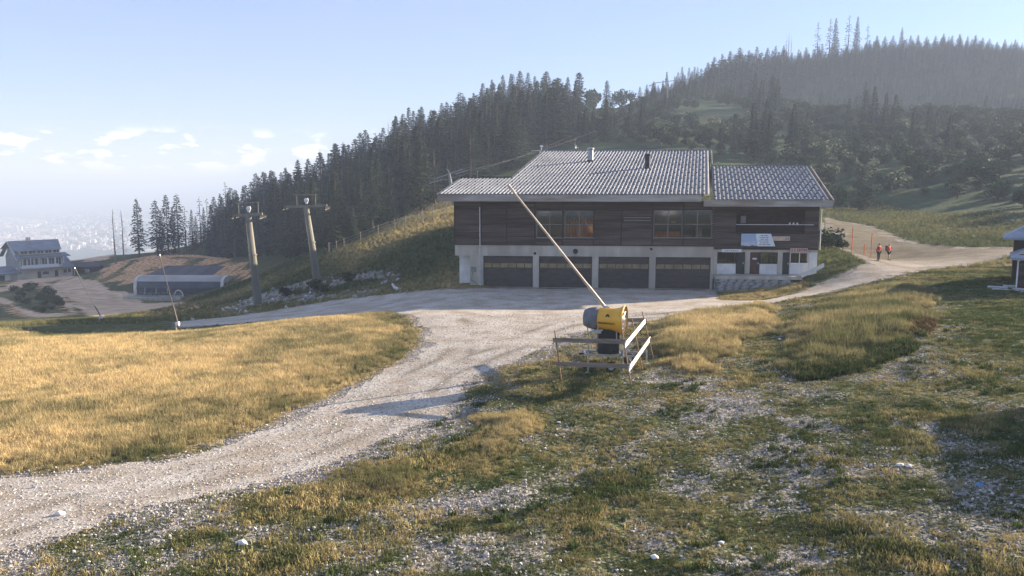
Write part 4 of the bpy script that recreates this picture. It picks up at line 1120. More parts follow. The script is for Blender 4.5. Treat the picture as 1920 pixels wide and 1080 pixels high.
def spruce(seed, H=18.0, R=3.0, low=.07, dens=1.0, power=.85, sparse=0.0):
    r_ = random.Random(seed); mb = MB(); z = H * low; a0 = 0
    lop = [r_.uniform(.78, 1.15) for _ in range(8)]
    while z < H * .985:
        t = (z / H - low) / (1 - low); rad = R * (1 - t) ** power * r_.uniform(.82, 1.12) * (min(1, .55 + t * 5) if low < .2 else min(1, .5 + t * 3)) + .10
        nb = max(4, int((5 + 5 * (1 - t)) * dens))
        for b in range(nb):
            if r_.random() < sparse: continue
            a = a0 + 6.283 * b / nb + r_.uniform(-.3, .3); L_ = rad * r_.uniform(.7, 1.15) * lop[int((a % 6.283) / .7854) % 8]
            ca, sa = math.cos(a), math.sin(a); w = L_ * .27 + .10; dr = r_.uniform(.18, .42) * (1 - t * .7); zb = z + r_.uniform(-.15, .15)
            pts = []
            for (f, ww) in ((.02, .35), (.35, 1.0), (.7, .75), (1.0, .02)):
                zz = zb - dr * L_ * f * f * 1.1 + .06 * L_ * f
                pts.append(((ca * L_ * f - sa * w * ww / 2, sa * L_ * f + ca * w * ww / 2, zz - w * ww * .16), (ca * L_ * f, sa * L_ * f, zz), (ca * L_ * f + sa * w * ww / 2, sa * L_ * f - ca * w * ww / 2, zz - w * ww * .16)))
            vs = [p for q in pts for p in q]; fs = []
            for i in range(3):
                fs += [(i * 3, i * 3 + 1, i * 3 + 4, i * 3 + 3), (i * 3 + 1, i * 3 + 2, i * 3 + 5, i * 3 + 4)]
            mb.add(vs, fs)
            # hanging twigs under the branch
            for _ in range(2):
                f = r_.uniform(.35, .95); zz = zb - dr * L_ * f * f * 1.1; q = r_.uniform(-.3, .3) * w
                x, y = ca * L_ * f - sa * q, sa * L_ * f + ca * q; d = r_.uniform(.12, .3) * (1 + L_ * .25)
                mb.add([(x - ca * .22, y - sa * .22, zz), (x + ca * .22, y + sa * .22, zz), (x + sa * .1, y - ca * .1, zz - d)], [(0, 1, 2)])
        z += H * .026 * (1.15 - .5 * t) * r_.uniform(.8, 1.2) / max(.6, dens); a0 += .9
    crown = mb.mesh('spruce_crown', M_SPRUCE)
    tr = MB().tube([(0, 0, -.8), (0, 0, H * .3), (.05, .03, H * .7), (0, 0, H)], [H * .016, H * .012, H * .006, .02], 6).mesh('spruce_trunk', M_BARK)
    return crown, tr
def snag(seed, H=16.0, fork=False):
    r_ = random.Random(seed); mb = MB()
    mb.tube([(0, 0, -.5), (.1, 0, H * .4), (.15, .1, H * .8), (0, 0, H)], [.22, .17, .09, .03], 6)
    tw = MB()
    if fork:
        for s in (-1, 1):
            mb.tube([(0, 0, H * .42), (s * 1.3, .1, H * .5), (s * 1.7, 0, H * .7), (s * 1.5, 0, H * .93)], [.13, .11, .08, .03], 5)
        for _ in range(8):
            z = r_.uniform(.4, .8) * H; s = r_.choice((-1, 1)); l = r_.uniform(.8, 2.0); tw.tube([(0, 0, z), (s * l, r_.uniform(-.5, .5), z + .3 * l)], [.05, .02], 4)
    else:
        n = 46
        for i in range(n):
            z = H * (.2 + .78 * i / n); a = r_.uniform(0, 6.28); l = (1 - z / H) * 2.6 * r_.uniform(.3, 1.1) + .2
            tw.tube([(0, 0, z), (math.cos(a) * l * .6, math.sin(a) * l * .6, z - .05 * l), (math.cos(a) * l, math.sin(a) * l, z + .12 * l)], [.045, .03, .015], 4)
    return tw.mesh('dead_twigs', M_DEAD), mb.mesh('dead_trunk', M_DEAD)
def broad(seed, H=7.0, R=3.0, n=620, q=.5, base=.12):
    r_ = random.Random(seed); mb = MB(); lumps = []
    for _ in range(9):
        a = r_.uniform(0, 6.28); d = R * .55 * math.sqrt(r_.random()); lumps.append((d * math.cos(a), d * math.sin(a), H * r_.uniform(base + .2, .82), R * r_.uniform(.35, .6)))
    for i in range(n):
        cx, cy, cz_, cr = lumps[i % 9]; d = Vector((r_.gauss(0, 1), r_.gauss(0, 1), r_.gauss(0, 1))).normalized() * cr * r_.uniform(.6, 1.08)
        c = Vector((cx, cy, cz_)) + d; c.z = max(c.z, H * base)
        u_ = Vector((r_.gauss(0, 1), r_.gauss(0, 1), r_.gauss(0, 1))).normalized(); v_ = u_.orthogonal().normalized(); s = q * r_.uniform(.5, 1.1)
        mb.add([c - u_ * s, c + v_ * s * .6, c + u_ * s, c - v_ * s * .6], [(0, 1, 2, 3)])
    tr = MB().tube([(0, 0, -.3), (.1, 0, H * .35), (0, .1, H * .7)], [.16, .12, .05], 6)
    for cx, cy, cz_, cr in lumps[:5]: tr.tube([(.05, 0, H * .3), (cx * .6, cy * .6, cz_ * .8), (cx, cy, cz_)], [.08, .05, .02], 4)
    return mb.mesh('leafy_crown', M_LEAF), tr.mesh('branching_trunk', M_BARK)
SPR = [spruce(s, 18, R, .05, 1.0, pw) for s, R, pw in ((1, 3.3, .9), (2, 2.8, .8), (3, 3.7, .95), (4, 3.0, .75), (5, 2.5, .9))]
SPR_FAR = [spruce(20 + s, 18, 3.4, .04, .85) for s in range(4)]
SPR_SPARSE = [spruce(40 + s, 18, 2.7, .22, 1.0, .7, .10) for s in range(3)]
SPR_THIN = [spruce(50 + s, 18, 2.4, .15, .55, .6, .45) for s in range(3)]
SNAG = [snag(60 + s, 16) for s in range(2)]; FORK = snag(70, 14, True)
BRD = [broad(80 + s) for s in range(4)]
def joined(c, t, name):
    me = bpy.data.meshes.new(name); vs = [tuple(v.co) for v in c.vertices] + [tuple(v.co) for v in t.vertices]; o = len(c.vertices)
    fs = [tuple(p.vertices) for p in c.polygons] + [tuple(i + o for i in p.vertices) for p in t.polygons]
    me.from_pydata(vs, [], fs); me.materials.append(c.materials[0]); me.materials.append(t.materials[0])
    me.polygons.foreach_set('material_index', [0] * len(c.polygons) + [1] * len(t.polygons)); me.update(); return me
LIB_SPR = library('forest_spruces', [joined(c, t, 'forest_spruce') for c, t in SPR_FAR])
LIB_BRD = library('forest_shrubs', [joined(c, t, 'forest_shrub') for c, t in BRD])

def tree(kind, pair, x, y, h, h0, label, cat='tree', group=None, fat=1.0):
    e = empty(kind, (x, y, float(zg(x, y)) - .2), label, cat, rnd.uniform(0, 6.28), group)
    s = h / h0; e.scale = (s * fat, s * fat, s)
    mesh_obj('crown', pair[0], e); mesh_obj('trunk', pair[1], e)
    return e
RIDGE = [(250, 262), (395, 300), (450, 312), (620, 300), (740, 300), (870, 315), (960, 320), (1060, 340), (1150, 360), (1250, 390), (1350, 430), (1550, 500), (1900, 520), (2000, 520)]
def ridgeY(u): return float(np.interp(u, [a for a, b in RIDGE], [b for a, b in RIDGE]))
def tree_px(kind, pair, u, v, Y, h0, label, group=None, cat='tree', fat=1.0):
    p = atY(u, v, Y); g = float(zg(p.x, Y)); h = max(3.5, p.z - g + .2)
    return tree(kind, pair, p.x, Y, h, h0, label, cat, group, fat), h
# trees one can tell apart
for (u, v, Y, pr, lab) in [
    (255, 370, 262, SPR_SPARSE[0], 'tall bare stemmed spruce standing alone left of the clump on the tan bank'),
    (290, 373, 268, SPR_SPARSE[1], 'leftmost spruce of the thin clump above the lift station'),
    (310, 364, 272, SPR_SPARSE[2], 'middle spruce of the thin clump above the lift station'),
    (330, 362, 268, SPR_SPARSE[0], 'widest spruce of the thin clump above the lift station'),
    (345, 385, 275, SPR_THIN[0], 'short spruce at the right edge of the thin clump above the station'),
    (373, 368, 285, SPR_THIN[1], 'thin ragged spruce in the gap before the dense forest'),
    (387, 371, 286, SPR_THIN[2], 'thin spruce just left of the dense forest edge'),
    (358, 392, 278, SPR[1], 'low dense spruce between the thin clump and the forest edge'),
    (366, 404, 282, SPR[3], 'lowest dense spruce in the gap before the forest edge'),
    (381, 388, 288, SPR[0], 'dense spruce filling the gap just before the forest edge'),
    (300, 392, 274, SPR[2], 'low bushy spruce inside the thin clump, behind its taller stems'),
    (322, 388, 276, SPR[4], 'dark spruce behind the widest one of the thin clump'),
    (422, 340, 290, SPR_THIN[0], 'ragged spruce sticking out above the low end of the forest'),
    (728, 228, 296, SNAG[0], 'dead spruce on the skyline between two dense spruces'),
    (1535, 40, 500, SPR_THIN[1], 'leftmost ragged spruce of the tall group on the ridge'),
    (1558, 34, 502, SPR_THIN[2], 'ragged spruce second in the tall ridge group'),
    (1568, 33, 500, SPR[3], 'narrow dense spruce in the middle of the tall ridge group'),
    (1593, 28, 502, SPR_THIN[0], 'tallest ragged spruce of the ridge group'),
    (1609, 30, 500, SPR[1], 'tall dense spruce right in the ridge group'),
    (1628, 45, 503, SPR_THIN[1], 'small ragged spruce at the right end of the ridge group'),
    (1692, 50, 505, SPR[2], 'broad pointed spruce alone on the skyline right of the ridge group'),
    (1480, 62, 470, FORK, 'dead forked snag with upturned arms on the ridge')]:
    kind = 'dead_tree' if pr in SNAG or pr is FORK else 'spruce_tree'
    h0 = 16 if pr in SNAG else 14 if pr is FORK else 18
    tree_px(kind, pr, u, v, Y, h0, lab, fat=1.25 if pr in SPR_SPARSE or pr in SPR_THIN else 1.0)
tree_px('dead_tree', SNAG[1], 211, 392, 235, 16, 'bare pale stem left of the pair on the tan bank'); tree_px('dead_tree', SNAG[0], 226, 394, 232, 16, 'bare pale stem right of the pair on the tan bank')
# the skyline of the left forest and of the ridge
def ordn(lst, u):
    n = sorted(a for a, b in lst).index(u) + 1
    return '%d%s' % (n, 'th' if n % 100 in (11, 12, 13) else {1: 'st', 2: 'nd', 3: 'rd'}.get(n % 10, 'th'))
sky_l = [(400,368),(412,362),(440,355),(455,348),(470,340),(485,330),(497,322),(512,320),(527,322),(545,325),(560,318),(575,308),(590,305),(608,306),(628,268),(640,290),(655,285),(675,248),(690,252),(712,248),(742,215),(755,212),(775,207),(790,198),(808,205),(828,192),(845,195),
         (870,180),(888,172),(905,155),(922,148),(943,140),(958,137),(975,132),(990,135),(1003,142),(1025,133),(1045,145),(1065,143),(1078,160),(1138,150)]
for u, v in sky_l:
    tree_px('spruce_tree', rnd.choice(SPR[:4]), u, v, ridgeY(u) * rnd.uniform(.97, 1.0), 18, ordn(sky_l, u) + ' dense spruce from the left along the skyline of the left forest', 'skyline spruces of the left forest', fat=rnd.uniform(1.35, 2.1) * (1.25 if u in (628, 675, 742, 870, 975, 1025) else 1))
sky_r = [(1200,162),(1213,158),(1226,152),(1268,142),(1281,138),(1298,133),(1315,128),(1328,116),(1340,106),(1355,100),(1370,95),(1388,88),(1405,94),(1420,86),(1440,89),(1455,85),(1470,84),(1498,92),(1512,88),(1645,66),(1660,68),(1675,66),(1708,66),(1722,65),(1738,68),(1755,66),(1770,62),(1786,66),(1800,64),(1815,67),(1830,65),(1843,70),(1856,72),(1870,78),(1885,73),(1897,79),(1908,78),(1917,80)]
for u, v in sky_r:
    tree_px('spruce_tree', rnd.choice(SPR_FAR), u, v, ridgeY(u) * rnd.uniform(.97, 1.0), 18, ordn(sky_r, u) + ' small far spruce from the left along the skyline of the right ridge', 'skyline spruces of the right ridge', fat=rnd.uniform(1.7, 2.4))
P_, S_, = [], []
for lst, lo, hi, st_, f0 in ((sky_l, 10, 45, 4, 1.4), (sky_r, 5, 26, 2.6, 1.9)):
    us = [a for a, b in sorted(lst)]; vs = [b for a, b in sorted(lst)]; u = us[0]
    while u < us[-1] + 8:
        if not 1085 < u < 1190:
            v = float(np.interp(u, us, vs)) + rnd.uniform(lo, hi); Y = ridgeY(u) * rnd.uniform(.93, 1.0); p = atY(u, v, Y); g = float(zg(p.x, Y)); h = max(4, p.z - g) / 18; P_.append((p.x, Y, g - .3)); S_.append((h * f0, h * f0, h))
        u += st_ * rnd.uniform(.6, 1.4)
scatter('crest_wood', LIB_SPR, P_, S_, [(0, 0, rnd.uniform(0, 6.28)) for _ in P_], [rnd.random() for _ in P_], 'thick band of spruces just under the skyline trees', 'forest')
for u, v, pr, lab in ((1113, 168, BRD[0], 'round tree on the skyline just right of the left forest'), (1165, 168, BRD[1], 'low round bush in the saddle of the skyline'), (1182, 170, BRD[2], 'second low bush in the saddle of the skyline')):
    tree_px('broadleaf_tree', pr, u, v, ridgeY(u), 7, lab)
# lit young spruces at the forest foot
for (u, v, Y) in [(858, 268, 205), (880, 262, 210), (830, 300, 190), (862, 300, 185), (735, 330, 190), (760, 322, 188), (785, 312, 185), (800, 345, 175), (828, 340, 170), (948, 262, 200), (965, 255, 205), (978, 262, 200), (740, 372, 165), (765, 380, 160), (792, 372, 158), (715, 395, 170), (1110, 268, 215)]:
    tree_px('spruce_tree', rnd.choice(SPR), u, v, Y, 18, 'young light green spruce at the sunlit foot of the forest behind the lodge', 'young spruces at the forest foot', fat=1.35)
# body of the forest
def fill(poly, n, dmin, seed):
    P = gpoly(poly, y0=60); xs_ = [p[0] for p in P]; ys_ = [p[1] for p in P]; r_ = np.random.default_rng(seed)
    x = r_.uniform(min(xs_), max(xs_), n); y = r_.uniform(min(ys_), max(ys_), n); k = inpoly(x, y, P); x, y = x[k], y[k]
    keep = []; cell = {}
    for i in range(len(x)):
        c = (int(x[i] // dmin), int(y[i] // dmin)); ok = True
        for a in (-1, 0, 1):
            for b in (-1, 0, 1):
                for j in cell.get((c[0] + a, c[1] + b), ()):
                    if (x[i] - x[j]) ** 2 + (y[i] - y[j]) ** 2 < dmin * dmin: ok = False
        if ok: keep.append(i); cell.setdefault(c, []).append(i)
    return x[keep], y[keep]
FOREST_POLY = [(392, 474), (420, 455), (460, 430), (540, 400), (620, 378), (740, 312), (870, 272), (960, 226), (1075, 222), (1092, 245), (1040, 275), (985, 300), (940, 330), (880, 355), (845, 372), (800, 392), (740, 418), (680, 446), (610, 470), (540, 482), (450, 484)]
fx, fy = fill(FOREST_POLY, 30000, 4.0, 5)
u, v = visible_px(fx, fy, zg(fx, fy) + 10)
hh = np.random.default_rng(6).uniform(6, 20, len(fx)) * np.clip(.6 + (fy - 120) / 260, .55, 1.0)
hid = (u > 1010) & (u < 1330) & (v > 300)
order = np.argsort(-(hh / np.hypot(fx, fy)) + hid * 9)
IND = 205
for i in order[:IND]:
    tree('spruce_tree', rnd.choice(SPR + SPR + SPR_THIN[:2] + SPR_SPARSE[:1]), fx[i], fy[i], hh[i], 18, 'dark spruce within the dense forest on the slope left of the lodge roof', 'tree', 'spruces of the left forest', rnd.uniform(1.5, 2.2))
i = order[IND:]
n = len(i); P = np.stack([fx[i], fy[i], zg(fx[i], fy[i]) - .3], 1); s = hh[i] / 18; f = rng.uniform(1.2, 1.9, n)
scatter('forest', LIB_SPR, P, np.stack([s * f, s * f, s], 1), np.stack([np.zeros(n), np.zeros(n), rng.uniform(0, 6.28, n)], 1), rng.random(n), 'dense spruce forest covering the upper slope', 'forest')
# right hand hill: shrubs and trees
HILL_POLY = [(1085, 232), (1180, 212), (1250, 190), (1350, 160), (1450, 135), (1550, 118), (1700, 104), (1960, 104), (2000, 400), (1900, 408), (1820, 410), (1750, 400), (1650, 403), (1560, 390), (1480, 340), (1400, 300), (1300, 285), (1180, 272), (1080, 268)]
fx, fy = fill(HILL_POLY, 30000, 4.6, 9)
den = fbm(fx, fy, 38, 3, 95) + smooth(300, 480, fy) * .3 + smooth(60, 160, fx) * .12
k = den > .41; fx, fy, den = fx[k], fy[k], den[k]
con = (fbm(fx, fy, 30, 3, 96) + smooth(300, 440, fy) * .5) > .66
i = np.nonzero(con)[0]; hh = rng.uniform(8, 15, len(fx)); hh = np.where(fy > 430, hh * .8, hh)
P = np.stack([fx[i], fy[i], zg(fx[i], fy[i]) - .3], 1); s = hh[i] / 18; f = rng.uniform(1.1, 1.7, len(i)); n = len(i)
order = np.argsort(np.hypot(fx[i], fy[i]))
for j in order[:45]:
    tree('spruce_tree', rnd.choice(SPR), P[j, 0], P[j, 1], hh[i[j]], 18, 'dark spruce scattered among bushes on the hill right of the lodge', 'tree', 'spruces of the right hill', 1.3)
o = order[45:]
scatter('hill_forest', LIB_SPR, P[o], np.stack([s * f, s * f, s], 1)[o], np.stack([np.zeros(n), np.zeros(n), rng.uniform(0, 6.28, n)], 1)[o], rng.random(len(o)), 'spruce wood on the upper part of the right hand hill', 'forest')
i = np.nonzero(~con)[0]; order = np.argsort(np.hypot(fx[i], fy[i])); hh = rng.uniform(1.8, 5.5, len(i)) 
for j in order[:90]:
    tree('hillside_bush', rnd.choice(BRD), fx[i[j]], fy[i[j]], hh[j], 7, 'green bush on the slope right of the lodge', 'bush', 'bushes of the right hill', 1.4)
o = order[90:]; n = len(o); s = hh[o] / 7
scatter('hill_scrub', LIB_BRD, np.stack([fx[i[o]], fy[i[o]], zg(fx[i[o]], fy[i[o]]) - .2], 1), np.stack([s * 1.5, s * 1.5, s], 1), np.stack([np.zeros(n), np.zeros(n), rng.uniform(0, 6.28, n)], 1), rng.random(n), 'scrub covering the upper right hillside', 'scrub')
# bushes on the bank, beside the lodge and in the loop of tracks
for (u, v, h, lab) in [(590, 545, 1.6, 'dark bush at the foot of the right lift pylon'), (612, 548, 1.3, 'pale leaved bush right of the pylon foot'), (655, 530, 1.5, 'bush at the right end of the eroded bank'), (535, 556, 1.4, 'bush on the bank between the two pylons'),
                       (1552, 470, 2.6, 'dark bush against the right end of the lodge'), (1572, 466, 1.6, 'low bush beside the footpath behind the lodge'),
                       (1795, 372, 3.2, 'bush under the scree on the right'), (1850, 350, 4.0, 'large bush above the scree')]:
    p = gp(u, v); tree('bush', rnd.choice(BRD), p.x, p.y, h, 7, lab, 'bush', None, 1.8)
bx_, by_ = fill([(20, 548), (60, 534), (95, 545), (118, 578), (80, 586), (40, 570)], 900, 3.0, 3)
for x, y in list(zip(bx_, by_))[:60]: tree('low_shrub', rnd.choice(BRD), x, y, rnd.uniform(.7, 1.8), 7, 'grey green low shrub inside the loop of the dirt tracks', 'shrub', 'shrubs in the track loop', 1.9)
# ------------------------------------------------------------------ snow gun, its board fence, lances
M_YEL = mat('yellow_lacquer', (.80, .42, .03), (.70, .36, .03), 2.5, .38, spec=.5, c3=(.60, .33, .05))
M_GREYC = mat('grey_rubber_cover', (.17, .18, .20), (.11, .12, .135), 2.5, .6)
M_BLACK = mat('black_rubber', (.02, .02, .02), (.035, .033, .03), 4, .8)
M_BOXD = mat('dark_green_cabinet', (.028, .036, .036), (.016, .02, .02), 3, .5)
M_BOARD = mat('grey_board', (.27, .225, .19), (.16, .13, .105), 2.5, .85, bump=.3, stretch=(.5, .5, 8))  # grey holds the front boards' shade; also colours the hill posts
M_BOARDSUN = mat('sunlit_white_board', (.84, .82, .78), (.72, .69, .64), 2, .7, stretch=(1, 1, 3))  # sunlit copy of the fence boards, brightness put into the colour
M_STAKE = mat('brown_stake', (.34, .22, .13), (.20, .13, .08), 3, .85, stretch=(2, 2, .4))
M_LANCE = mat('anodised_lance', (.62, .55, .46), (.46, .40, .33), 1.5, .45, metal=.3, spec=.5)
M_LGREY = mat('dull_grey_lance', (.13, .115, .10), (.09, .08, .07), 1.5, .6)
M_WHITEP = mat('white_paint', (.80, .79, .77), (.66, .65, .63), 3, .6)
M_REDM = mat('orange_red_plastic', (.75, .13, .04), (.6, .10, .03), 3, .6)

def gz(x, y): return float(zg(x, y))
G = gp(1142, 692); GH = 8.75 / (HC - G.z)
GY0 = G.y
def at_plane(u, v, Y): return atY(u, v, Y)
gun = empty('snow_gun', G, 'yellow fan snow gun with grey rear cover on a wheeled trailer inside the board fence', 'snow gun')
def gl(u, v, dy=0.0):
    p = atY(u, v, GY0 + dy) - G; return p
c0 = gl(1102, 599); c1 = gl(1168, 601)
axis = Vector((1, -.36, -.02)).normalized()
cen = gl(1135, 598)
def along(t): return cen + axis * t
R_ = .5
MB().tube([along(-.38), along(-.34), along(.0), along(.42), along(.70), along(.86), along(.90)], [.50, .545, .55, .555, .60, .70, .69], 28, cap=False).build('barrel', M_YEL, gun, smooth_=True)
MB().tube([along(.901), along(.93), along(.97)], [.69, .73, .69], 28, cap=False).build('nozzle_rim', M_YEL, gun)
MB().tube([along(-1.05), along(-1.02), along(-.80), along(-.50), along(-.30)], [.30, .40, .50, .56, .575], 24, cap=True).build('rear_cover', M_GREYC, gun, smooth_=True)
fr = MB(); a_ = axis.cross(Vector((0, 0, 1))).normalized(); b_ = a_.cross(axis)
for k in range(3):
    r = .22 + .2 * k
    ring = [along(.88) + a_ * math.cos(2 * math.pi * q / 20) * r + b_ * math.sin(2 * math.pi * q / 20) * r for q in range(21)]
    fr.tube(ring, .014, 5, cap=False)
g = fr.build('fan_grille', M_STEEL, gun)
for k in range(10):
    a = 2 * math.pi * k / 10
    MB().tube([along(.87) + a_ * math.cos(a) * .12 + b_ * math.sin(a) * .12, along(.87) + a_ * math.cos(a) * .66 + b_ * math.sin(a) * .66], .018, 5).build('spoke', M_STEEL, g)
hub = MB().tube([along(.55), along(.80), along(.90)], [.2, .17, .06], 14).build('hub', M_GREYC, gun)
MB().disc(along(.5), axis, .5, .03, 24).build('fan_back', M_BLACK, gun)
# lettering on the side facing the camera
side = -a_ if (-a_).y < 0 else a_
zax = side.normalized(); xax = axis; yax = zax.cross(xax)
MT = Matrix((xax, yax, zax)).transposed().to_4x4(); MT.translation = along(.22) + zax * .558 - Vector((0, 0, .12))
tilt = Matrix.Rotation(math.radians(0), 4, 'X')
M_PRINT = mat('black_print', (.05, .035, .02), (.04, .03, .02), 4)
text_part('lettering', 'TECHNOALPIN', .135, M_PRINT, gun, MT, .012, 'dark maker name on the yellow barrel')
ML = MT.copy(); ML.translation = along(.22) + zax * .50 + Vector((0, 0, .27))
lg = MB(); lg.prism([(-.11, -.07), (-.03, -.07), (.02, .06), (-.03, .06)], 0, .03, 'z').prism([(.03, -.07), (.11, -.07), (.04, .06), (.0, .0)], 0, .03, 'z')
me = lg.mesh('emblem', M_PRINT); me.transform(ML); mesh_obj('emblem', me, gun)
# top fin and hose
MB().tube([along(-.1) + Vector((0, 0, .53)), along(.05) + Vector((0, 0, .62)), along(.2) + Vector((0, 0, .55))], [.03, .05, .03], 8).build('lifting_lug', M_STEEL, gun)
# cabinet, fork and trailer
p0 = gl(1120, 657); p1 = gl(1160, 620); w = (p1.x - p0.x); yc = 0.0
MB().box(p0.x, p1.x, yc - .4, yc + .4, p0.z - .10, p1.z + .12).build('control_cabinet', M_BOXD, gun, bevel=.03)
q0 = gl(1120, 657); 
MB().box(p0.x + .02, p1.x - .02, yc - .35, yc + .35, p0.z - .12, p0.z - .101).build('base_plate', M_STEEL, gun)
MB().bar(gl(1156, 612, -.45), gl(1156, 640, -.45), .07, .05, up=Vector((1, 0, 0))).build('fork_arm', M_STEEL, gun); MB().bar(gl(1122, 612, -.42), gl(1112, 640, -.42), .07, .05, up=Vector((1, 0, 0))).build('fork_arm', M_STEEL, gun)
MB().box(p0.x - .25, p0.x + .12, -.5, -.42, gl(0, 621).z - .03, gl(0, 617).z + .04).build('hose_coupling', M_STEEL, gun, bevel=.01)
MB().tube([gl(1100, 626, -.4), gl(1112, 620, -.45), gl(1130, 619, -.45)], .045, 8).build('water_pipe', M_STEEL, gun)
zf = gl(1140, 664).z
tf = MB().bar((p0.x - .7, -.45, zf + .08), (p1.x + .9, -.45, zf - .02), .08, .10).bar((p0.x - .7, .45, zf + .08), (p1.x + .9, .45, zf - .02), .08, .10)
tf.bar((p0.x - .6, -.41, zf + .07), (p0.x - .6, .41, zf + .07), .08, .08).bar((p1.x + .1, -.41, zf + .02), (p1.x + .1, .41, zf + .02), .08, .08)
tf.build('trailer_frame', M_STEEL, gun)
MB().bar((p1.x - .1, -.45, zf - .1), (p1.x + .45, -.5, zf + .32), .07, .09).build('strut', M_STEEL, gun); MB().bar((p1.x + .05, .45, zf - .1), (p1.x + .7, .4, zf + .4), .07, .09).build('strut', M_STEEL, gun)
MB().bar((p0.x - .9, 0, zf + .02), (p0.x - .1, 0, zf + .02), .08, .08).build('drawbar', M_DARKMETAL, gun)
for (u, v, dy) in ((1146, 675, -.75), (1180, 662, .9)):
    c = gl(u, v, dy); hz0 = gz(G.x + c.x, G.y + c.y) - G.z; c.z = hz0 + .27
    tyre = MB(); ring = [c + Vector((math.cos(q * math.pi / 10) * .21, 0, math.sin(q * math.pi / 10) * .21)) for q in range(21)]
    tyre.tube(ring, .085, 8, cap=False)
    wheel = tyre.build('wheel', M_BLACK, gun, smooth_=True); wheel.name = 'wheel'
    MB().tube([c + Vector((0, -.06, 0)), c + Vector((0, -.03, 0)), c + Vector((0, .06, 0))], [.12, .17, .17], 14).build('rim', M_STEEL, wheel)
    MB().bar(c + Vector((0, .07, 0)), Vector((c.x, 0, c.z)), .06, .06).build('axle', M_STEEL, wheel)
for (u, vt, vb, dy) in ((1103, 645, 692, -.5), (1168, 655, 708, -.9), (1131, 655, 690, .5), (1212, 655, 692, .6)):
    t = gl(u, vt, dy); b = gl(u, vb, dy); b.z = gz(G.x + b.x, G.y + b.y) - G.z
    l = MB().tube([t, b + Vector((0, 0, .02))], .035, 8).build('support_leg', M_STEEL, gun)
    MB().box(b.x - .12, b.x + .12, b.y - .12, b.y + .12, b.z, b.z + .03).build('foot_plate', M_STEEL, l)
MB().bar(gl(1168, 661, -.9), Vector((p1.x, -.45, zf)), .07, .07).build('outrigger', M_STEEL, gun); MB().bar(gl(1212, 660, .6), Vector((p1.x + .1, .45, zf)), .07, .07).build('outrigger', M_STEEL, gun)
MB().tube([gl(1118, 655, -.5), gl(1128, 662, -.6), gl(1145, 664, -.55), gl(1155, 655, -.5)], .02, 6).build('cable', M_BLACK, gun)

def stake(ub, vb, ut, vt):
    b = gp(ub, vb); t = atY(ut, vt, b.y); return b, t
posts = [(1053, 717, 1040, 620), (1183, 720, 1165, 613), (1205, 696, 1185, 598), (1225, 673, 1204, 584), (1111, 656, 1095, 587)]
PP = [stake(*p) for p in posts]
base = PP[0][0]
bf = empty('board_fence', base, 'low board fence on brown stakes around the snow gun, boards coloured shaded grey in front, sunlit white at right', 'fence')
L0 = base.copy()
for b, t in PP:
    d = (t - b).normalized()
    MB().tube([b - L0 - d * .3, t - L0], [.035, .03], 7).build('stake', M_STAKE, bf)
def on_post(i, v):
    b, t = PP[i]; ub, vb, ut, vt = posts[i]; k = (v - vb) / (vt - vb); return b + (t - b) * k - L0
def board(i, vi, j, vj, m, off, ext=.12, h=.2):
    a = on_post(i, vi); b = on_post(j, vj); d = (b - a).normalized(); n = Vector((d.y, -d.x, 0)).normalized(); n = n if n.y < 0 or abs(n.y) < .2 else -n
    if off < 0: n = -n
    o = n * .055
    MB().bar(a - d * ext + o, b + d * ext + o, .028, h, up=Vector((0, 0, 1))).build('board', m, bf, label={M_BOARD: None, M_BOARDSUN: 'board with sunlight put into its white colour'}[m])
board(0, 637, 1, 640, M_BOARD, 1); board(0, 682, 1, 686, M_BOARD, 1)
board(1, 646, 3, 601, M_BOARDSUN, 1, .14, .24); board(1, 690, 3, 636, M_BOARDSUN, 1, .14, .24)
board(4, 601, 3, 600, M_BOARD, -1); board(4, 640, 3, 637, M_BOARD, -1)

# snow lances: a post, a clamp head and a long leaning pole
def lance(ub, vb, uj, vj, ut, vt, label, Y=None, r0=.085, r1=.035, m=None):
    m = m or M_LANCE
    b = gp(ub, vb) if Y is None else atY(ub, vb, Y)
    if Y is not None: b.z = gz(b.x, b.y)
    j = atY(uj, vj, b.y) - b; t = atY(ut, vt, b.y) - b
    e = empty('snow_lance', b, label, 'snow lance')
    MB().tube([(0, 0, -.2), (0, 0, j.z + .05)], .06, 8).build('post', M_STEEL, e)
    d = (t - j).normalized(); mid = j + (t - j) * .25
    MB().tube([j - d * .3, mid, mid + d * .02, t - d * .5, t - d * .45, t], [r0, r0 * .95, r0 * (.75 if m is M_LANCE else .35), r1, r1 * 1.5, r1 * 1.5], 8).build('lance_pole', m, e)
    MB().tube([t - d * .1, t + d * .05], [.06, .08], 8).build('nozzle_head', M_STEEL, e)
    h = MB().box(j.x - .14, j.x + .14, j.y - .14, j.y + .14, j.z - .2, j.z + .12).build('clamp', M_WHITEP, e, bevel=.04)
    MB().tube([(j.x, j.y - .12, j.z - .1), (j.x + .25, j.y - .2, j.z - .5), (.15, -.1, .1)], .03, 6).build('hose', M_BLACK, e)
    return e
lance(1150, 672, 1151, 597, 954, 348, 'long pale snow lance leaning left behind the yellow snow gun, tip before the roof', Y=GY0 + 2.4, r0=.085, r1=.045)
lance(331, 627, 333, 606, 299, 478, 'snow lance with white clamp at the far edge of the straw meadow', r0=.08, r1=.028, m=M_LGREY)
lance(187, 604, 189, 594, 140, 503, 'snow lance on the dirt slope beyond the meadow, leaning left', r0=.06, r1=.045, m=M_LGREY)

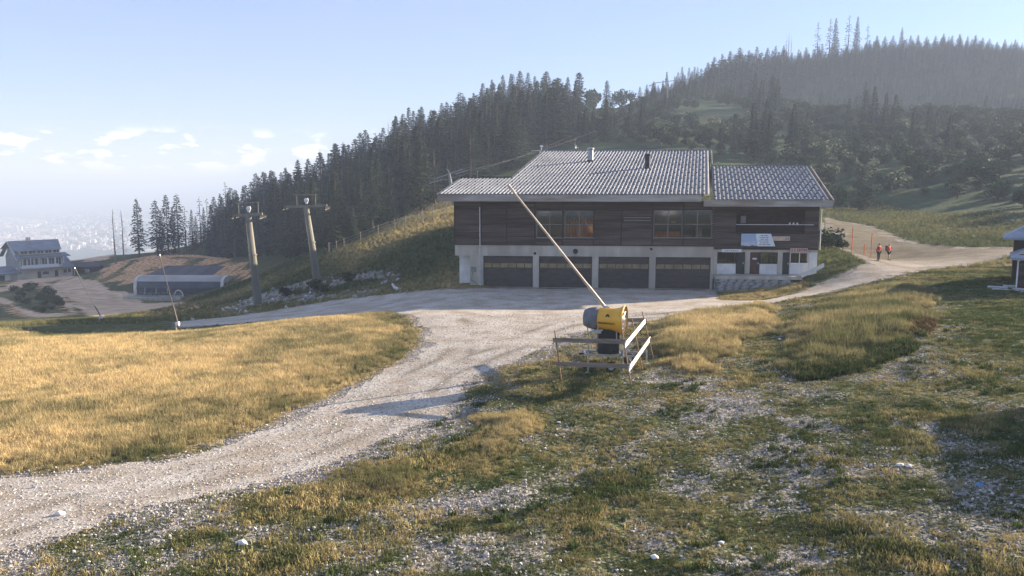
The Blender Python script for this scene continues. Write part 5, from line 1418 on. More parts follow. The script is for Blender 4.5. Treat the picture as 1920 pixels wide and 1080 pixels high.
# ------------------------------------------------------------------ lift pylons, cables, chairs
M_PYL = mat('old_galvanised_pylon', (.26, .25, .21), (.17, .165, .14), .9, .7, metal=.2, stretch=(1, 1, .3), c3=(.13, .12, .10))
M_PYL2 = mat('pale_pylon', (.26, .27, .28), (.19, .20, .21), 1, .7)
def lift_pylon(ub, vb, ut, vt, Y, arm_u, label, lamp=True):
    b = atY(ub, vb, Y); b.z = gz(b.x, Y); t = atY(ut, vt, Y) - b
    e = empty('lift_pylon', b, label, 'lift pylon')
    r = .52; k1 = t * .55
    MB().tube([(0, 0, -1), t * .15, k1], [r, r * .92, r * .78], 14).build('lower_mast', M_PYL, e)
    MB().tube([k1, k1 + t * .012], [r * .98, r * .98], 14).build('flange', M_PYL, e)
    MB().tube([k1 + t * .013, t], [r * .76, r * .58], 14).build('upper_mast', M_PYL, e)
    l = MB()
    for q in range(24): z = t * (.1 + .88 * q / 24); l.box(z.x - .2, z.x + .2, z.y - .7, z.y - .66, z.z - .02, z.z + .02)
    l.bar(t * .1 + Vector((-.2, -.68, 0)), t * .98 + Vector((-.2, -.68, 0)), .04, .04).bar(t * .1 + Vector((.2, -.68, 0)), t * .98 + Vector((.2, -.68, 0)), .04, .04)
    l.build('ladder', M_PYL, e)
    s = Y / FPX; a0 = (arm_u[0] - ut) * s; a1 = (arm_u[1] - ut) * s
    arm = MB().bar(t + Vector((a0, 0, -.15)), t + Vector((a1, 0, .05)), .3, .32).build('cross_arm', M_PYL, e)
    f = MB(); fw = 1.15; top = 1.35
    f.bar(t + Vector((-fw, 0, .1)), t + Vector((-fw, 0, top)), .08, .08, up=Vector((1, 0, 0))).bar(t + Vector((fw, 0, .1)), t + Vector((fw, 0, top)), .08, .08, up=Vector((1, 0, 0))).bar(t + Vector((-fw - .3, 0, top)), t + Vector((fw + .1, 0, top + .04)), .1, .12)
    f.build('service_frame', M_PYL, e)
    for sx in (a0, a1):
        sh = MB().bar(t + Vector((sx, -1.3, -.45)), t + Vector((sx, 1.3, -.3)), .12, .14).build('sheave_beam', M_PYL, e)
        for q in range(5):
            c = t + Vector((sx, -1.1 + q * .55, -.25)); MB().tube([c + Vector((-.08, 0, 0)), c + Vector((.08, 0, 0))], .2, 10).build('sheave', M_BLACK, sh)
    if lamp:
        MB().tube([t + Vector((.1, -.2, .25)), t + Vector((.1, -.2, .7)), t + Vector((.1, -.2, .95))], [.12, .3, .2], 10).build('floodlight', M_WHITEP, e, label='white floodlight head')
    MB().box(-.9, .9, -.9, .9, -.8, .12).build('footing', M_CONC, e)
    return e, b + t
pyl2, T2 = lift_pylon(597, 548, 574, 386, 100, (535, 613), 'right lift pylon on the rubble bank with service frame and white lamp on top')
pyl1, T1 = lift_pylon(484, 576, 466, 402, 95, (441, 492), 'left lift pylon standing lower down beside the lift station')
# pylon behind the roof corner and the one on the hill
def far_pylon(u, vt, Y, half, label, top_off=0, tilt=.35, hh=None):
    t = atY(u, vt, Y); b = Vector((t.x + 1.0, Y, gz(t.x, Y))); e = empty('lift_pylon', b, label, 'lift pylon'); tt = t - b
    MB().tube([(0, 0, -.5), tt * .5, tt], [.42, .34, .26], 10).build('mast', M_PYL2, e)
    a = Vector((half, 0, half * tilt))
    MB().bar(tt - a, tt + a, .25, .25).build('cross_arm', M_PYL2, e)
    for s in (-1, 1):
        c = tt + a * s; sh = MB().bar(c + Vector((-1.3, -.6, -.9)), c + Vector((1.3, .6, -.1)), .14, .16).bar(c + Vector((-1.3, -.6, -.5)), c + Vector((1.3, .6, .35)), .06, .06).build('sheave_train', M_PYL2, e)
        for q in range(5):
            k = -1 + q * .5; cc = c + Vector((k * 1.2, k * .55, -.72 + k * .37)); MB().tube([cc + Vector((.04, -.1, 0)), cc + Vector((-.04, .1, 0))], .18, 8).build('sheave', M_BLACK, sh)
    MB().tube([tt, tt + Vector((-.1, 0, .5)), tt + Vector((-.5, 0, .9))], .1, 6).build('head_hook', M_PYL2, e)
    return e, b + tt, a
pa, TA, aA = far_pylon(842, 326, 150, 2.4, 'pale lift pylon seen over the left roof corner of the lodge')
pb, TB, aB = far_pylon(1249, 153, 330, 5.5, 'tall thin lift pylon on the hill right of the forest', tilt=.12)
def cable(p, q, sag, label, r=.035, n=28):
    b = p.copy(); e = []
    for i in range(n + 1):
        t = i / n; c = p.lerp(q, t); c.z -= sag * 4 * t * (1 - t); e.append(c - b)
    o = MB().tube(e, r, 5).build('lift_cable', M_DARKMETAL); o.location = b; tag(o, label, 'cable'); return [b + k for k in e]
ST = atY(415, 540, 182)
P1 = cable(TA - aA + Vector((0, 0, -.7)), ST + Vector((-2.5, 0, 0)), 7, 'lower lift cable running down from the roof corner pylon to the station')
P2 = cable(TA + aA + Vector((0, 0, -.5)), ST + Vector((2.5, 0, .4)), 7, 'upper lift cable running down from the roof corner pylon to the station')
C1 = cable(TA - aA + Vector((0, 0, -.7)), TB - aB + Vector((0, 0, -.7)), 4, 'left lift cable climbing from the roof corner pylon to the hill pylon')
C2 = cable(TA + aA + Vector((0, 0, -.5)), TB + aB + Vector((0, 0, -.5)), 4, 'right lift cable climbing from the roof corner pylon to the hill pylon')
def chair(path, u, label, big=1.0):
    us = [960 + FPX * p.x / (p.y * math.cos(PITCH) - (p.z - HC) * math.sin(PITCH)) for p in path]
    for i in range(len(us) - 1):
        if (us[i] - u) * (us[i + 1] - u) <= 0: k = (u - us[i]) / (us[i + 1] - us[i] + 1e-9); p = path[i].lerp(path[i + 1], k); break
    else: p = path[len(path) // 2]
    e = empty('lift_chair', p, label, 'chairlift seat', math.radians(75))
    MB().tube([(0, 0, .1), (0, 0, -.1)], .12, 8).build('cable_grip', M_DARKMETAL, e)
    MB().tube([(0, 0, 0), (0, .25, -.3), (0, .3, -1.5), (0, .05, -1.8)], .06, 7).build('hanger', M_STEEL, e)
    w = .95
    MB().tube([(-w, 0, -2.6), (-w, -.02, -1.85), (w, -.02, -1.85), (w, 0, -2.6)], .05, 6).build('bail', M_STEEL, e)
    MB().box(-w, w, -.5, .05, -2.68, -2.6).build('seat', M_BLACK, e, bevel=.02)
    MB().box(-w, w, .06, .12, -2.55, -2.05).build('backrest', M_STEEL, e, bevel=.02)
    MB().tube([(-w, -.5, -2.3), (w, -.5, -2.3)], .03, 6).build('safety_bar', M_STEEL, e)
    MB().tube([(0, -.05, -2.65), (0, -.6, -3.0)], .03, 6).build('footrest', M_STEEL, e)
    e.scale = (big, big, big)
chair(C1, 897, 'empty lift chair hanging just above the left part of the lodge roof'); chair(C2, 1080, 'empty lift chair in front of the forest above the lodge ridge'); chair(C1, 1131, 'small distant lift chair right of the other two')

# ------------------------------------------------------------------ weather mast, hill fence, people, small things
t = atY(1002, 233, 118); b = atY(1002, 300, 118); b.z = gz(b.x, 118)
wm = empty('weather_mast', b, 'thin weather mast with small instruments beside the upper left corner of the lodge roof', 'weather mast')
MB().tube([(0, 0, 0), (0, 0, t.z - b.z)], [.05, .03], 7).build('pole', M_DARKMETAL, wm)
za = atY(1002, 283, 118).z - b.z
MB().bar((-.5, 0, za), (1.0, 0, za + .1), .06, .06).build('cross_bar', M_STEEL, wm); MB().tube([(1.0, 0, za + .1), (1.0, 0, za + .8)], .04, 6).build('sensor_stem', M_STEEL, wm)
MB().box(.8, 1.25, -.15, .15, za + .55, za + .8).build('sensor_box', M_WHITEP, wm); MB().box(.75, 1.15, -.15, .15, za - .35, za - .08).build('sensor_box', M_WHITEP, wm)
hf = None; tops = []
for (u, vb, vt) in [(617, 478, 454), (631, 472, 452), (645, 466, 446), (676, 452, 434), (709, 439, 421), (740, 430, 411), (760, 423, 403), (792, 412, 391), (812, 405, 383), (837, 393, 373)]:
    Y = float(np.interp(u, [617, 690, 760, 837], [115, 118, 123, 127])); p = atY(u, vb, Y); p.z = gz(p.x, Y); tp = atY(u, vt, Y)
    if hf is None: hf = empty('hill_fence', p, 'row of thin pale posts with wire along the slope crest left of the lodge', 'fence'); H0 = p.copy()
    MB().tube([p - H0 + Vector((0, 0, -.3)), Vector((p.x, p.y, max(tp.z, p.z + 1.3))) - H0], .06, 6).build('post', M_BOARD, hf)
    tops.append(Vector((p.x, p.y, max(tp.z, p.z + 1.3))) - H0)
for dz in (.2, .6):
    MB().tube([q - Vector((0, 0, dz)) for q in tops], .012, 4).build('wire', M_STEEL, hf)
hf2 = None
for i, (u, vb, vt, m, lab) in enumerate([(1597, 473, 426, M_REDM, 'tall orange pole left on the dirt path right of the lodge'), (1620, 478, 458, M_REDM, 'short orange pole between the two tall ones'), (1633, 482, 438, M_REDM, 'tall orange pole just left of the walkers')]):
    p = gp(u, vb); tp = atY(u, vt, p.y)
    o = MB().tube([(0, 0, -.2), (0, 0, tp.z - p.z)], .05, 7).build('marker_pole', m); o.location = p; tag(o, lab, 'marker pole')
p = gp(1541, 447); tp = atY(1541, 418, p.y)
o = MB().tube([(0, 0, -.2), (0, 0, tp.z - p.z)], .09, 7).build('white_post', M_WHITEP); o.location = p; tag(o, 'short white post behind the right end of the lodge', 'post')
# odd pale thing on the verge
p = gp(741, 545)
o = empty('broken_drain_cover', p, 'broken white plastic pipe lying on the verge left of the garages', 'pipe')
MB().tube([(.3, 0, .12), (-.1, .1, .35), (-.35, .1, .75)], [.22, .16, .1], 8).build('pipe_piece', M_WHITEP, o); MB().box(.1, .6, -.2, .2, .0, .28).build('collar', M_WHITEP, o, bevel=.05)
for i, (u, v, r, lab) in enumerate([(1228, 1047, .11, 'round white stone near the bottom edge, right of the middle'), (1352, 1019, .08, 'small white stone right of the round white stone'), (1047, 793, .08, 'white stone on the turf below the snow gun'), (1022, 842, .07, 'white stone in the turf below another one'),
                       (1688, 874, .12, 'left one of a pair of white stones on the dark turf at right'), (1704, 876, .10, 'right one of a pair of white stones on the dark turf at right'), (1462, 637, .1, 'flat white stone at the top of the grass gap'), (112, 966, .16, 'large pale stone at the near edge of the road on the left'), (1180, 700, .1, 'pale stone beside the front stake of the board fence'), (455, 1021, .14, 'flat pale stone in the turf at the lower left')]):
    p = gp(u, v); o = mesh_obj('white_stone', pebble_mesh(90 + i, mat('white_limestone', (.80, .79, .77), (.62, .61, .59), 4, .9) if i == 0 else bpy.data.materials['white_limestone'])); o.location = p + Vector((0, 0, r * .3)); o.scale = (r, r, r); tag(o, lab, 'stone')
for u, v, lab in ((1838, 912, 'scrap of blue litter on the dark turf at the lower right'), (1252, 590, 'scrap of pale blue litter on the road behind the board fence')):
    p = gp(u, v); o = MB().add([(-.09, -.05, .02), (.08, -.06, .05), (.1, .05, .03), (.0, .08, .09), (-.1, .05, .04), (0, 0, .11)], [(0, 1, 5), (1, 2, 5), (2, 3, 5), (3, 4, 5), (4, 0, 5)]).build('litter_scrap', bpy.data.materials.get('blue_plastic') or mat('blue_plastic', (.10, .28, .52), (.08, .22, .42), 4, .5))
    o.location = p; tag(o, lab, 'litter')

# people
M_SKIN = mat('skin', (.55, .34, .25), (.48, .29, .21), 5, .6); M_REDJ = mat('red_jacket', (.62, .04, .03), (.45, .03, .025), 3, .7)
M_TROUS = mat('dark_trousers', (.03, .032, .04), (.02, .02, .026), 3, .8); M_HAIR = mat('dark_hair', (.04, .028, .02), (.03, .02, .015), 5, .8); M_PACK = mat('dark_backpack', (.05, .02, .02), (.03, .015, .015), 4, .7)
def skin(name, pts, edges, radii, m, parent, root=0, sub=1):
    me = bpy.data.meshes.new(name); me.from_pydata(pts, edges, []); me.materials.append(m)
    o = mesh_obj(name, me, parent); md = o.modifiers.new('skin', 'SKIN'); 
    sv = me.skin_vertices[0].data if me.skin_vertices else None
    if sv is None:
        bpy.context.view_layer.objects.active = o
        bpy.ops.object.select_all(action='DESELECT'); o.select_set(True); bpy.ops.mesh.customdata_skin_add(); sv = me.skin_vertices[0].data
    for i, r in enumerate(radii): sv[i].radius = (r, r) if not hasattr(r, '__len__') else r
    sv[root].use_root = True
    s = o.modifiers.new('sub', 'SUBSURF'); s.levels = sub; s.render_levels = sub
    dg = bpy.context.evaluated_depsgraph_get(); me2 = bpy.data.meshes.new_from_object(o.evaluated_get(dg)); o.modifiers.clear(); o.data = me2
    me2.materials.clear(); me2.materials.append(m); me2.polygons.foreach_set('use_smooth', [True] * len(me2.polygons))
    return o
def person(u, v, h, rz, label, stride, arms, shorts, pack):
    p = gp(u, v); e = empty('person', p, label, 'person', rz); k = h / 1.75; e.scale = (k, k, k)
    s = stride; (la, ra) = arms
    J = [(0, 0, .95), (0, 0, 1.15), (0, .01, 1.38), (0, .01, 1.50), (0, -.01, 1.58), (0, -.015, 1.66), (0, 0, 1.73),
         (-.17, .01, 1.41), la[0], la[1], (.17, .01, 1.41), ra[0], ra[1],
         (-.10, 0, .90), (-.11, -s * .5, .50), (-.11, -s, .08), (-.11, -s - .14, .03), (.10, 0, .90), (.11, s * .35, .50), (.11, s * .9, .09), (.11, s * .9 - .14, .03)]
    E = [(0, 1), (1, 2), (2, 3), (3, 4), (4, 5), (5, 6), (2, 7), (7, 8), (8, 9), (2, 10), (10, 11), (11, 12), (0, 13), (13, 14), (14, 15), (15, 16), (0, 17), (17, 18), (18, 19), (19, 20)]
    R = [(.145, .11), (.135, .10), (.16, .11), .055, .09, .098, .06, .065, .045, .032, .065, .045, .032, .09, .06, .042, .04, .09, .06, .042, .04]
    skin('body', J, E, R, M_SKIN, e)
    skin('jacket', [J[i] for i in (0, 1, 2, 7, 8, 9, 10, 11, 12)], [(0, 1), (1, 2), (2, 3), (3, 4), (4, 5), (2, 6), (6, 7), (7, 8)], [(.175, .14), (.165, .13), (.185, .135), .085, .065, .05, .085, .065, .05], M_REDJ, e)
    kn = (lambda a, b, f: tuple(x + (y - x) * f for x, y in zip(a, b)))
    lo = .55 if shorts else 1.0
    a1 = J[14] if not shorts else kn(J[13], J[14], .8); b1 = J[18] if not shorts else kn(J[17], J[18], .8)
    pts = [J[0], J[13], a1, J[17], b1]; ed = [(0, 1), (1, 2), (0, 3), (3, 4)]; rr = [(.17, .13), .11, .085, .11, .085]
    if not shorts: pts += [J[15], J[19]]; ed += [(2, 5), (4, 6)]; rr += [.065, .065]
    skin('shorts' if shorts else 'trousers', pts, ed, rr, M_TROUS, e)
    skin('hair', [(0, .03, 1.60), (0, .025, 1.68), (0, .0, 1.75)], [(0, 1), (1, 2)], [.085, .105, .07], M_HAIR, e)
    for ft in (16, 20):
        x, y, z = J[ft]; MB().box(x - .055, x + .055, y - .08, y + .16, 0, .09).build('shoe', M_BLACK, e, bevel=.02)
    if pack: MB().box(-.19, .19, .14, .38, .98, 1.56).build('backpack', M_PACK, e, bevel=.06)
person(1647, 489, 1.75, math.radians(200), 'person in a red jacket and long dark trousers standing on the dirt path', .06, (((-.27, .0, 1.14), (-.2, -.16, 1.0)), ((.27, .0, 1.14), (.2, -.16, 1.0))), False, False)
person(1666, 488, 1.78, math.radians(25), 'person in red top and dark shorts with backpack, right of the other walker', .2, (((-.30, .02, 1.16), (-.34, -.18, 1.02)), ((.32, .05, 1.22), (.36, -.05, 1.45))), True, True)

# ------------------------------------------------------------------ hut at the right edge
M_HROOF = mat('blue_grey_sheet_roof', (.30, .33, .38), (.20, .22, .26), 1, .5, metal=.1)
hp = gp(1907, 541); hut = empty('wooden_hut', hp, 'dark wooden hut with two stepped blue grey roofs at the right edge', 'hut', math.radians(-31))
s = hp.y / FPX; D = 5.0; Wd = 5.5; Hh = 58 * s
MB().box(0, Wd, 0, D, -.3, Hh + .3).build('wall', M_BEAM, hut)
for k in range(22):
    MB().box(.04 + k * .25, .26 + k * .25, -.03 - .012 * (k % 2), -.002, 0, Hh).build('wall_plank', M_PLANK, hut)
MB().bar((-.06, -.02, 0), (-.06, -.02, Hh), .1, .1, up=Vector((1, 0, 0))).build('corner_post', M_FRAMEW, hut)
def roof_slab(x0, x1, y0, y1, z, ov, rise, parent):
    r = MB().add([(x0 - ov, y0 - ov, z), (x1, y0 - ov, z), (x1, y1 + ov, z), (x0 - ov, y1 + ov, z), (x0 + 1.6, (y0 + y1) / 2 - .2, z + rise), (x1, (y0 + y1) / 2 - .2, z + rise),
              (x0 - ov, y0 - ov, z - .16), (x1, y0 - ov, z - .16), (x1, y1 + ov, z - .16), (x0 - ov, y1 + ov, z - .16)],
             [(0, 1, 5, 4), (2, 3, 4, 5), (3, 0, 4), (0, 6, 7, 1), (3, 9, 6, 0), (6, 9, 8, 7), (1, 2, 5), (1, 7, 8, 2)]).build('roof', M_HROOF, parent)
    return r
roof_slab(0, Wd + 2, 0, D, Hh + .02, .55, 1.1, hut)
roof_slab(-.6, Wd + 2, D - .5, D + 4, Hh + 1.25, .5, 1.3, hut)
MB().box(-.3, Wd, D, D + 3.6, -.3, Hh + 1.2).build('rear_wall', M_BEAM, hut)
o = MB().box(.45, 1.0, -.09, -.05, Hh - 1.3, Hh - .35).build('red_notice', mat('faded_red_panel', (.22, .07, .065), (.16, .05, .05), 3), hut); MB().box(.38, .78, -.10, -.091, Hh - 1.0, Hh - .6).build('notice_symbol', M_WHITEP, o)
MB().disc((-.02, -.1, Hh - .15), (0, -1, 0), .09, .1, 10).build('wall_lamp', M_WHITEP, hut)
M_SLAB = mat('pale_stone_slab', (.50, .50, .48), (.34, .34, .33), 2, .9, bump=.3)
for i, (x, y, w, d, z) in enumerate([(-1.9, -.6, 1.3, .7, .10), (-1.6, -1.4, 1.8, .7, .02), (-.3, -1.2, 2.0, .8, .10), (.2, -2.1, 2.6, .8, .0), (-.9, .3, 1.2, .5, .16)]):
    MB().box(x, x + w, y, y + d, z - .25, z).build('step_slab', M_SLAB, hut, bevel=.03)

# ------------------------------------------------------------------ lift station, hotel and shed down the slope
M_BGLASS = mat('blue_tinted_panel', (.06, .075, .10), (.04, .05, .07), .4, .45, spec=.4)
M_SROOF = mat('dull_station_roof', (.46, .42, .38), (.34, .31, .28), .3, .7)
M_DROOF = mat('dark_violet_roof', (.10, .085, .10), (.06, .052, .065), .3, .7)
M_CAP = mat('cream_end_cap', (.72, .66, .58), (.6, .55, .48), .5, .6)
YS = 182.0; sS = YS / FPX
o0 = atY(252, 552, YS); zb0 = gz(o0.x + 10, YS)
st = empty('lift_station', Vector((o0.x, YS, zb0)), 'long chairlift station with dark blue glazed side and cream end caps', 'lift station', math.radians(-2))
def sz(v, Y=YS): return atY(300, v, Y).z - zb0
Ls = (424 - 252) * sS; zt = sz(519); zm = sz(527); zl = sz(552); zu = sz(548)
prof = [(1.2, zl), (.0, zl + .2), (-.15, (zl + zm) / 2), (.25, zm), (1.2, zt - .25), (3.5, zt), (6, zm), (6.2, zl)]
MB().prism([(y, z) for y, z in prof], .7, Ls - .7, 'x').build('core', M_DARKMETAL, st)
pf = MB(); nn = 14; w = (Ls - 1.4) / nn
for q in range(nn):
    a = .7 + q * w
    MB().add([(a + .02, -.03, zl + .25), (a + w - .02, -.03, zl + .25), (a + w - .02, -.18, (zl + zm) / 2), (a + .02, -.18, (zl + zm) / 2), (a + w - .02, .22, zm - .05), (a + .02, .22, zm - .05)], [(0, 1, 2, 3), (3, 2, 4, 5)]).build('side_panel', M_BGLASS, st)
MB().add([(.7, .22, zm + .03), (Ls - .7, .22, zm + .03), (Ls - .7, 1.2, zt - .18), (.7, 1.2, zt - .18), (Ls - .7, 3.5, zt + .06), (.7, 3.5, zt + .06)], [(0, 1, 2, 3), (3, 2, 4, 5)]).build('canopy_roof', M_SROOF, st)
MB().bar((.7, .15, zm), (Ls - .7, .15, zm), .12, .2).build('roof_edge', mat('pale_blue_edge', (.45, .55, .62), (.4, .5, .56), 2), st)
for (a, b) in ((0, .69), (Ls - .69, Ls)):
    e = MB().prism([(y * 1.06 - .2, z * 1.0 + (.12 if z > zm - .1 else -.2)) for y, z in prof], a, b, 'x').build('end_cap', M_CAP, st)
MB().tube([(Ls + .02, .9, (zl + zm) / 2 + .3), (Ls + .06, .9, (zl + zm) / 2 + .3)], .9, 14).build('cap_opening', mat('red_brown_opening', (.25, .09, .07), (.15, .06, .05), 2), st)
MB().bar((1, .4, zl - .15), (Ls * .55, .4, zl - .15), .3, .35).build('machine_beam', M_PYL2, st); MB().bar((Ls * .57, .5, zl - .1), (Ls - 2, .5, zl - .1), .3, .25).build('machine_beam', M_PYL2, st)
for x in (2.2, Ls * .33, Ls * .55, Ls * .8):
    MB().bar((x, 2.5, -1), (x, 2.5, zl), .5, .6, up=Vector((1, 0, 0))).build('support_column', M_CONC, st)
MB().bar((.2, 0, -.5), (1.6, .8, zl), .3, .3, up=Vector((1, 0, 0))).build('end_brace', M_CAP, st)
MB().box(-1.0, Ls * .58, -3.2, 6, -1.6, .1).build('platform', M_CONC, st)
MB().box(1.0, Ls * .5, 3, 6, .1, zl - .2).build('machine_room', M_DARKMETAL, st)
for k in range(12):
    x = -.8 + k * 1.15; MB().tube([(x, -3.1, .1), (x, -3.1, 1.1)], .04, 5).build('rail_post', M_STEEL, st)
MB().tube([(-.9, -3.1, 1.1), (12.2, -3.1, 1.1)], .04, 5).build('handrail', M_STEEL, st); MB().tube([(-.9, -3.1, .6), (12.2, -3.1, .6)], .03, 5).build('handrail', M_STEEL, st)
pr = [(math.cos(a) * 1.0, math.sin(a) * 1.4) for a in [math.pi * q / 8 for q in range(9)]]
MB().tube([(Ls * .52 + x, -1.2, .1 + z) for x, z in pr], .16, 7).build('gate_arch', M_CAP, st)
for k in range(3):
    x = 3 + k * 2.6; c = MB().box(x - .8, x + .8, -1.6, -1.1, .55, .65).box(x - .8, x + .8, -1.1, -1.0, .6, 1.25).build('parked_seat', M_BLACK, st); MB().tube([(x, -1.2, .6), (x, -1.0, 2.0), (x, -.6, zl - .2)], .06, 5).build('seat_hanger', M_STEEL, c)
# long shed with a dark roof behind the station
Yd = 194.0; g0 = atY(268, 520, Yd); g1 = atY(520, 520, Yd); zd = min(gz(g0.x, Yd), gz(g1.x, Yd)) - .5
sh = empty('chair_garage', Vector((g0.x, Yd, zd)), 'long low building with plain dark violet roof behind the lift station', 'building', math.radians(-2))
Ld = g1.x - g0.x; ze = atY(300, 518, Yd).z - zd; zr = atY(300, 498, Yd + 10).z - zd
MB().box(.5, Ld - .5, .6, 16, 0, ze - .1).build('wall', M_BEAM, sh)
MB().add([(0, 0, ze), (Ld, 0, ze), (Ld - .5, 10, zr), (1.3, 10, zr), (Ld, 18, ze), (0, 18, ze)], [(0, 1, 2, 3), (3, 2, 4, 5), (0, 3, 5), (1, 4, 2)]).build('roof', M_DROOF, sh)
MB().box(0, Ld, -.05, .05, ze - .35, ze - .02).build('eave_board', M_DARKMETAL, sh)
for k in range(8): MB().bar((2 + k * Ld / 8.6, .1, ze + .03), (2.4 + k * Ld / 8.8, 10, zr + .05), .06, .05).build('roof_seam', M_DROOF, sh)
# hotel
YH = 232.0; sH = YH / FPX
h0 = atY(38, 521, YH); zh = gz(h0.x + 5, YH + 2) - .1
M_HW = mat('cream_hotel_render', (.70, .64, .52), (.60, .55, .45), .5, .9); M_HR = mat('slate_blue_roof', (.22, .24, .29), (.15, .165, .20), .4, .6); M_HG = mat('grey_shingled_gable', (.27, .27, .28), (.18, .18, .19), .8, .8)
ho = empty('hotel', Vector((h0.x, YH, zh)), 'three storey cream hotel with slate blue roof and balconies on the left', 'hotel', math.radians(47))
def hv(v): return atY(60, v, YH).z - zh
Wh = 11.5; Dh = 12.5; z1_ = hv(504); z2_ = hv(484); z3_ = hv(470); z4_ = hv(457)
MB().box(0, Wh, 0, Dh, -1.5, z2_).build('wall', M_HW, ho)
MB().prism([(0, z1_), (Dh, z1_), (Dh, z2_), (Dh / 2, z4_ + .2), (0, z2_)], -.06, -.005, 'x').build('gable_shingles', M_HG, ho)
MB().box(.3, Wh - .4, .5, Dh - .5, z2_, z3_ - .1).build('attic_wall', M_HW, ho)
MB().add([(-1.2, -1.0, z2_ + .1), (Wh + 2.0, -1.0, z2_ + .1), (Wh + 1.2, 1.0, z2_ + 1.0), (-.9, 1.0, z2_ + 1.0), (-1.2, -1.0, z2_ - .1), (Wh + 2.0, -1.0, z2_ - .1)], [(0, 1, 2, 3), (4, 5, 1, 0)]).build('skirt_roof', M_HR, ho)
rf = MB().add([(-1.2, -.6, z3_ - .2), (Wh - .2, -.6, z3_ - .2), (Wh + 1.2, Dh / 2, z4_ + .5), (-1.2, Dh / 2, z4_ + .5), (Wh + .2, Dh + .6, z3_ - .2), (-1.2, Dh + .6, z3_ - .2)], [(0, 1, 2, 3), (3, 2, 4, 5), (1, 4, 2)]).build('roof', M_HR, ho)
MB().add([(-1.2, -2.2, z2_ - .3), (-1.2, Dh / 2, z4_ + .55), (-.7, Dh / 2, z4_ + .55), (-.7, -2.2, z2_ - .3), (-1.2, -2.2, z2_ - .6), (-1.2, Dh / 2, z4_ + .2)], [(0, 1, 2, 3), (4, 5, 1, 0)]).build('verge_board', M_FRAMEW, rf)
MB().add([(-1.2, Dh / 2, z4_ + .5), (-1.2, -2.4, z2_ - .4), (0, -2.4, z2_ - .4), (0, Dh / 2, z4_ + .5), (-1.2, Dh + 2.4, z2_ - .4), (0, Dh + 2.4, z2_ - .4)], [(0, 1, 2, 3), (0, 3, 5, 4)]).build('gable_roof', M_HR, ho)
for k in range(5):
    x = .8 + k * 2.15; d = MB().box(x, x + 1.5, .36, .5, z2_ + 1.1, z3_ - .35).build('window', M_BGLASS, ho); MB().box(x + .7, x + .8, .3, .36, z2_ + 1.1, z3_ - .35).build('mullion', M_FRAMEW, d)
for k in range(6):
    x = .5 + k * 1.85; d = MB().box(x, x + 1.3, -.1, -.01, z1_ + .6, z2_ - .5).build('window', M_BGLASS, ho); MB().box(x + .6, x + .7, -.16, -.1, z1_ + .6, z2_ - .5).build('mullion', M_FRAMEW, d)
b_ = MB().box(.2, Wh - 1.5, -1.6, -.1, z1_ + .0, z1_ + .16).build('balcony', M_HW, ho); MB().box(.2, Wh - 1.5, -1.6, -1.5, z1_ + .17, z1_ + 1.0).build('parapet', M_FRAMEW, b_)
for k in range(6): MB().box(.3 + k * 2.2, .5 + k * 2.2, -1.55, -1.4, z1_ + 1.0, z2_ - .1).build('balcony_post', M_FRAMEW, ho)
for (x, w, zz, hh_) in ((2.0, .0, 0, 0), (4.6, .9, 0, 2.0), (6.0, 1.6, 1.0, .8), (9.2, .9, 0, 2.0)):
    if w: MB().box(x, x + w, -.06, -.01, zz, zz + hh_).build('window' if zz else 'door', M_DOORD, ho)
MB().box(-.5, Wh + 2.5, -2.2, -.1, z1_ - .35, z1_ - .02).build('porch_roof', M_HR, ho)
wg = MB().box(Wh + .02, Wh + 3.0, 1.0, Dh - 1, -1.5, z1_ - .4).build('side_wing', M_HW, ho); MB().add([(Wh - .5, .2, z1_ - .4), (Wh + 3.6, .2, z1_ - .4), (Wh + 2.8, 5, z1_ + 2.6), (Wh - .5, 5, z1_ + 2.6), (Wh + 3.6, Dh, z1_ - .4), (Wh - .5, Dh, z1_ - .4)], [(0, 1, 2, 3), (3, 2, 4, 5), (1, 4, 2)]).build('wing_roof', M_HR, wg)
for k in range(2): MB().box(Wh + .5 + k * 1.2, Wh + 1.3 + k * 1.2, .93, 1.0, 1.0, z1_ - 1.0).build('window', M_BGLASS, wg)
MB().tube([(Wh + 3.3, .5, -.5), (Wh + 3.3, .5, z1_ - .5)], .12, 6).build('wing_post', M_FRAMEW, wg)
gr = MB().box(-5.8, -.07, -1.0, 7, -1.5, 2.1).build('garage_annex', M_HW, ho); MB().add([(-6.6, -1.6, 2.1), (.0, -1.6, 2.1), (-.07, 7.4, 3.6), (-6.2, 7.4, 3.4), (-6.6, -1.6, 1.85), (0, -1.6, 1.85)], [(0, 1, 2, 3), (4, 5, 1, 0)]).build('annex_roof', M_HR, gr)
MB().box(-2.8, -1.0, -1.06, -1.01, 0, 1.7).build('garage_gate', M_SROOF, gr); MB().box(-5.6, -4.2, -1.08, -1.01, .1, 1.7).build('garage_gate', M_DOORD, gr)
MB().box(4, 5, Dh / 2 - .5, Dh / 2 + .5, z4_ - .5, z4_ + 1.4).build('chimney', M_HW, rf)
# dark shed right of the hotel
p = atY(126, 500, 246); zz = gz(p.x + 4, 248) - .8
s2 = empty('dark_shed', Vector((p.x, 246, zz)), 'low dark shed with flat pitched roof right of the hotel', 'shed', math.radians(8))
MB().box(0, 8.0, 0, 7, 0, 2.6).build('wall', M_BEAM, s2); MB().add([(-.8, -.8, 2.6), (8.8, -.8, 2.6), (7.2, 3.5, 3.8), (-.8, 3.5, 3.8), (8.8, 7.8, 2.6), (-.8, 7.8, 2.6)], [(0, 1, 2, 3), (3, 2, 4, 5), (1, 4, 2)]).build('roof', M_DROOF, s2)
MB().box(5.0, 6.4, -.05, -.01, 0, 1.9).build('door', M_SROOF, s2)

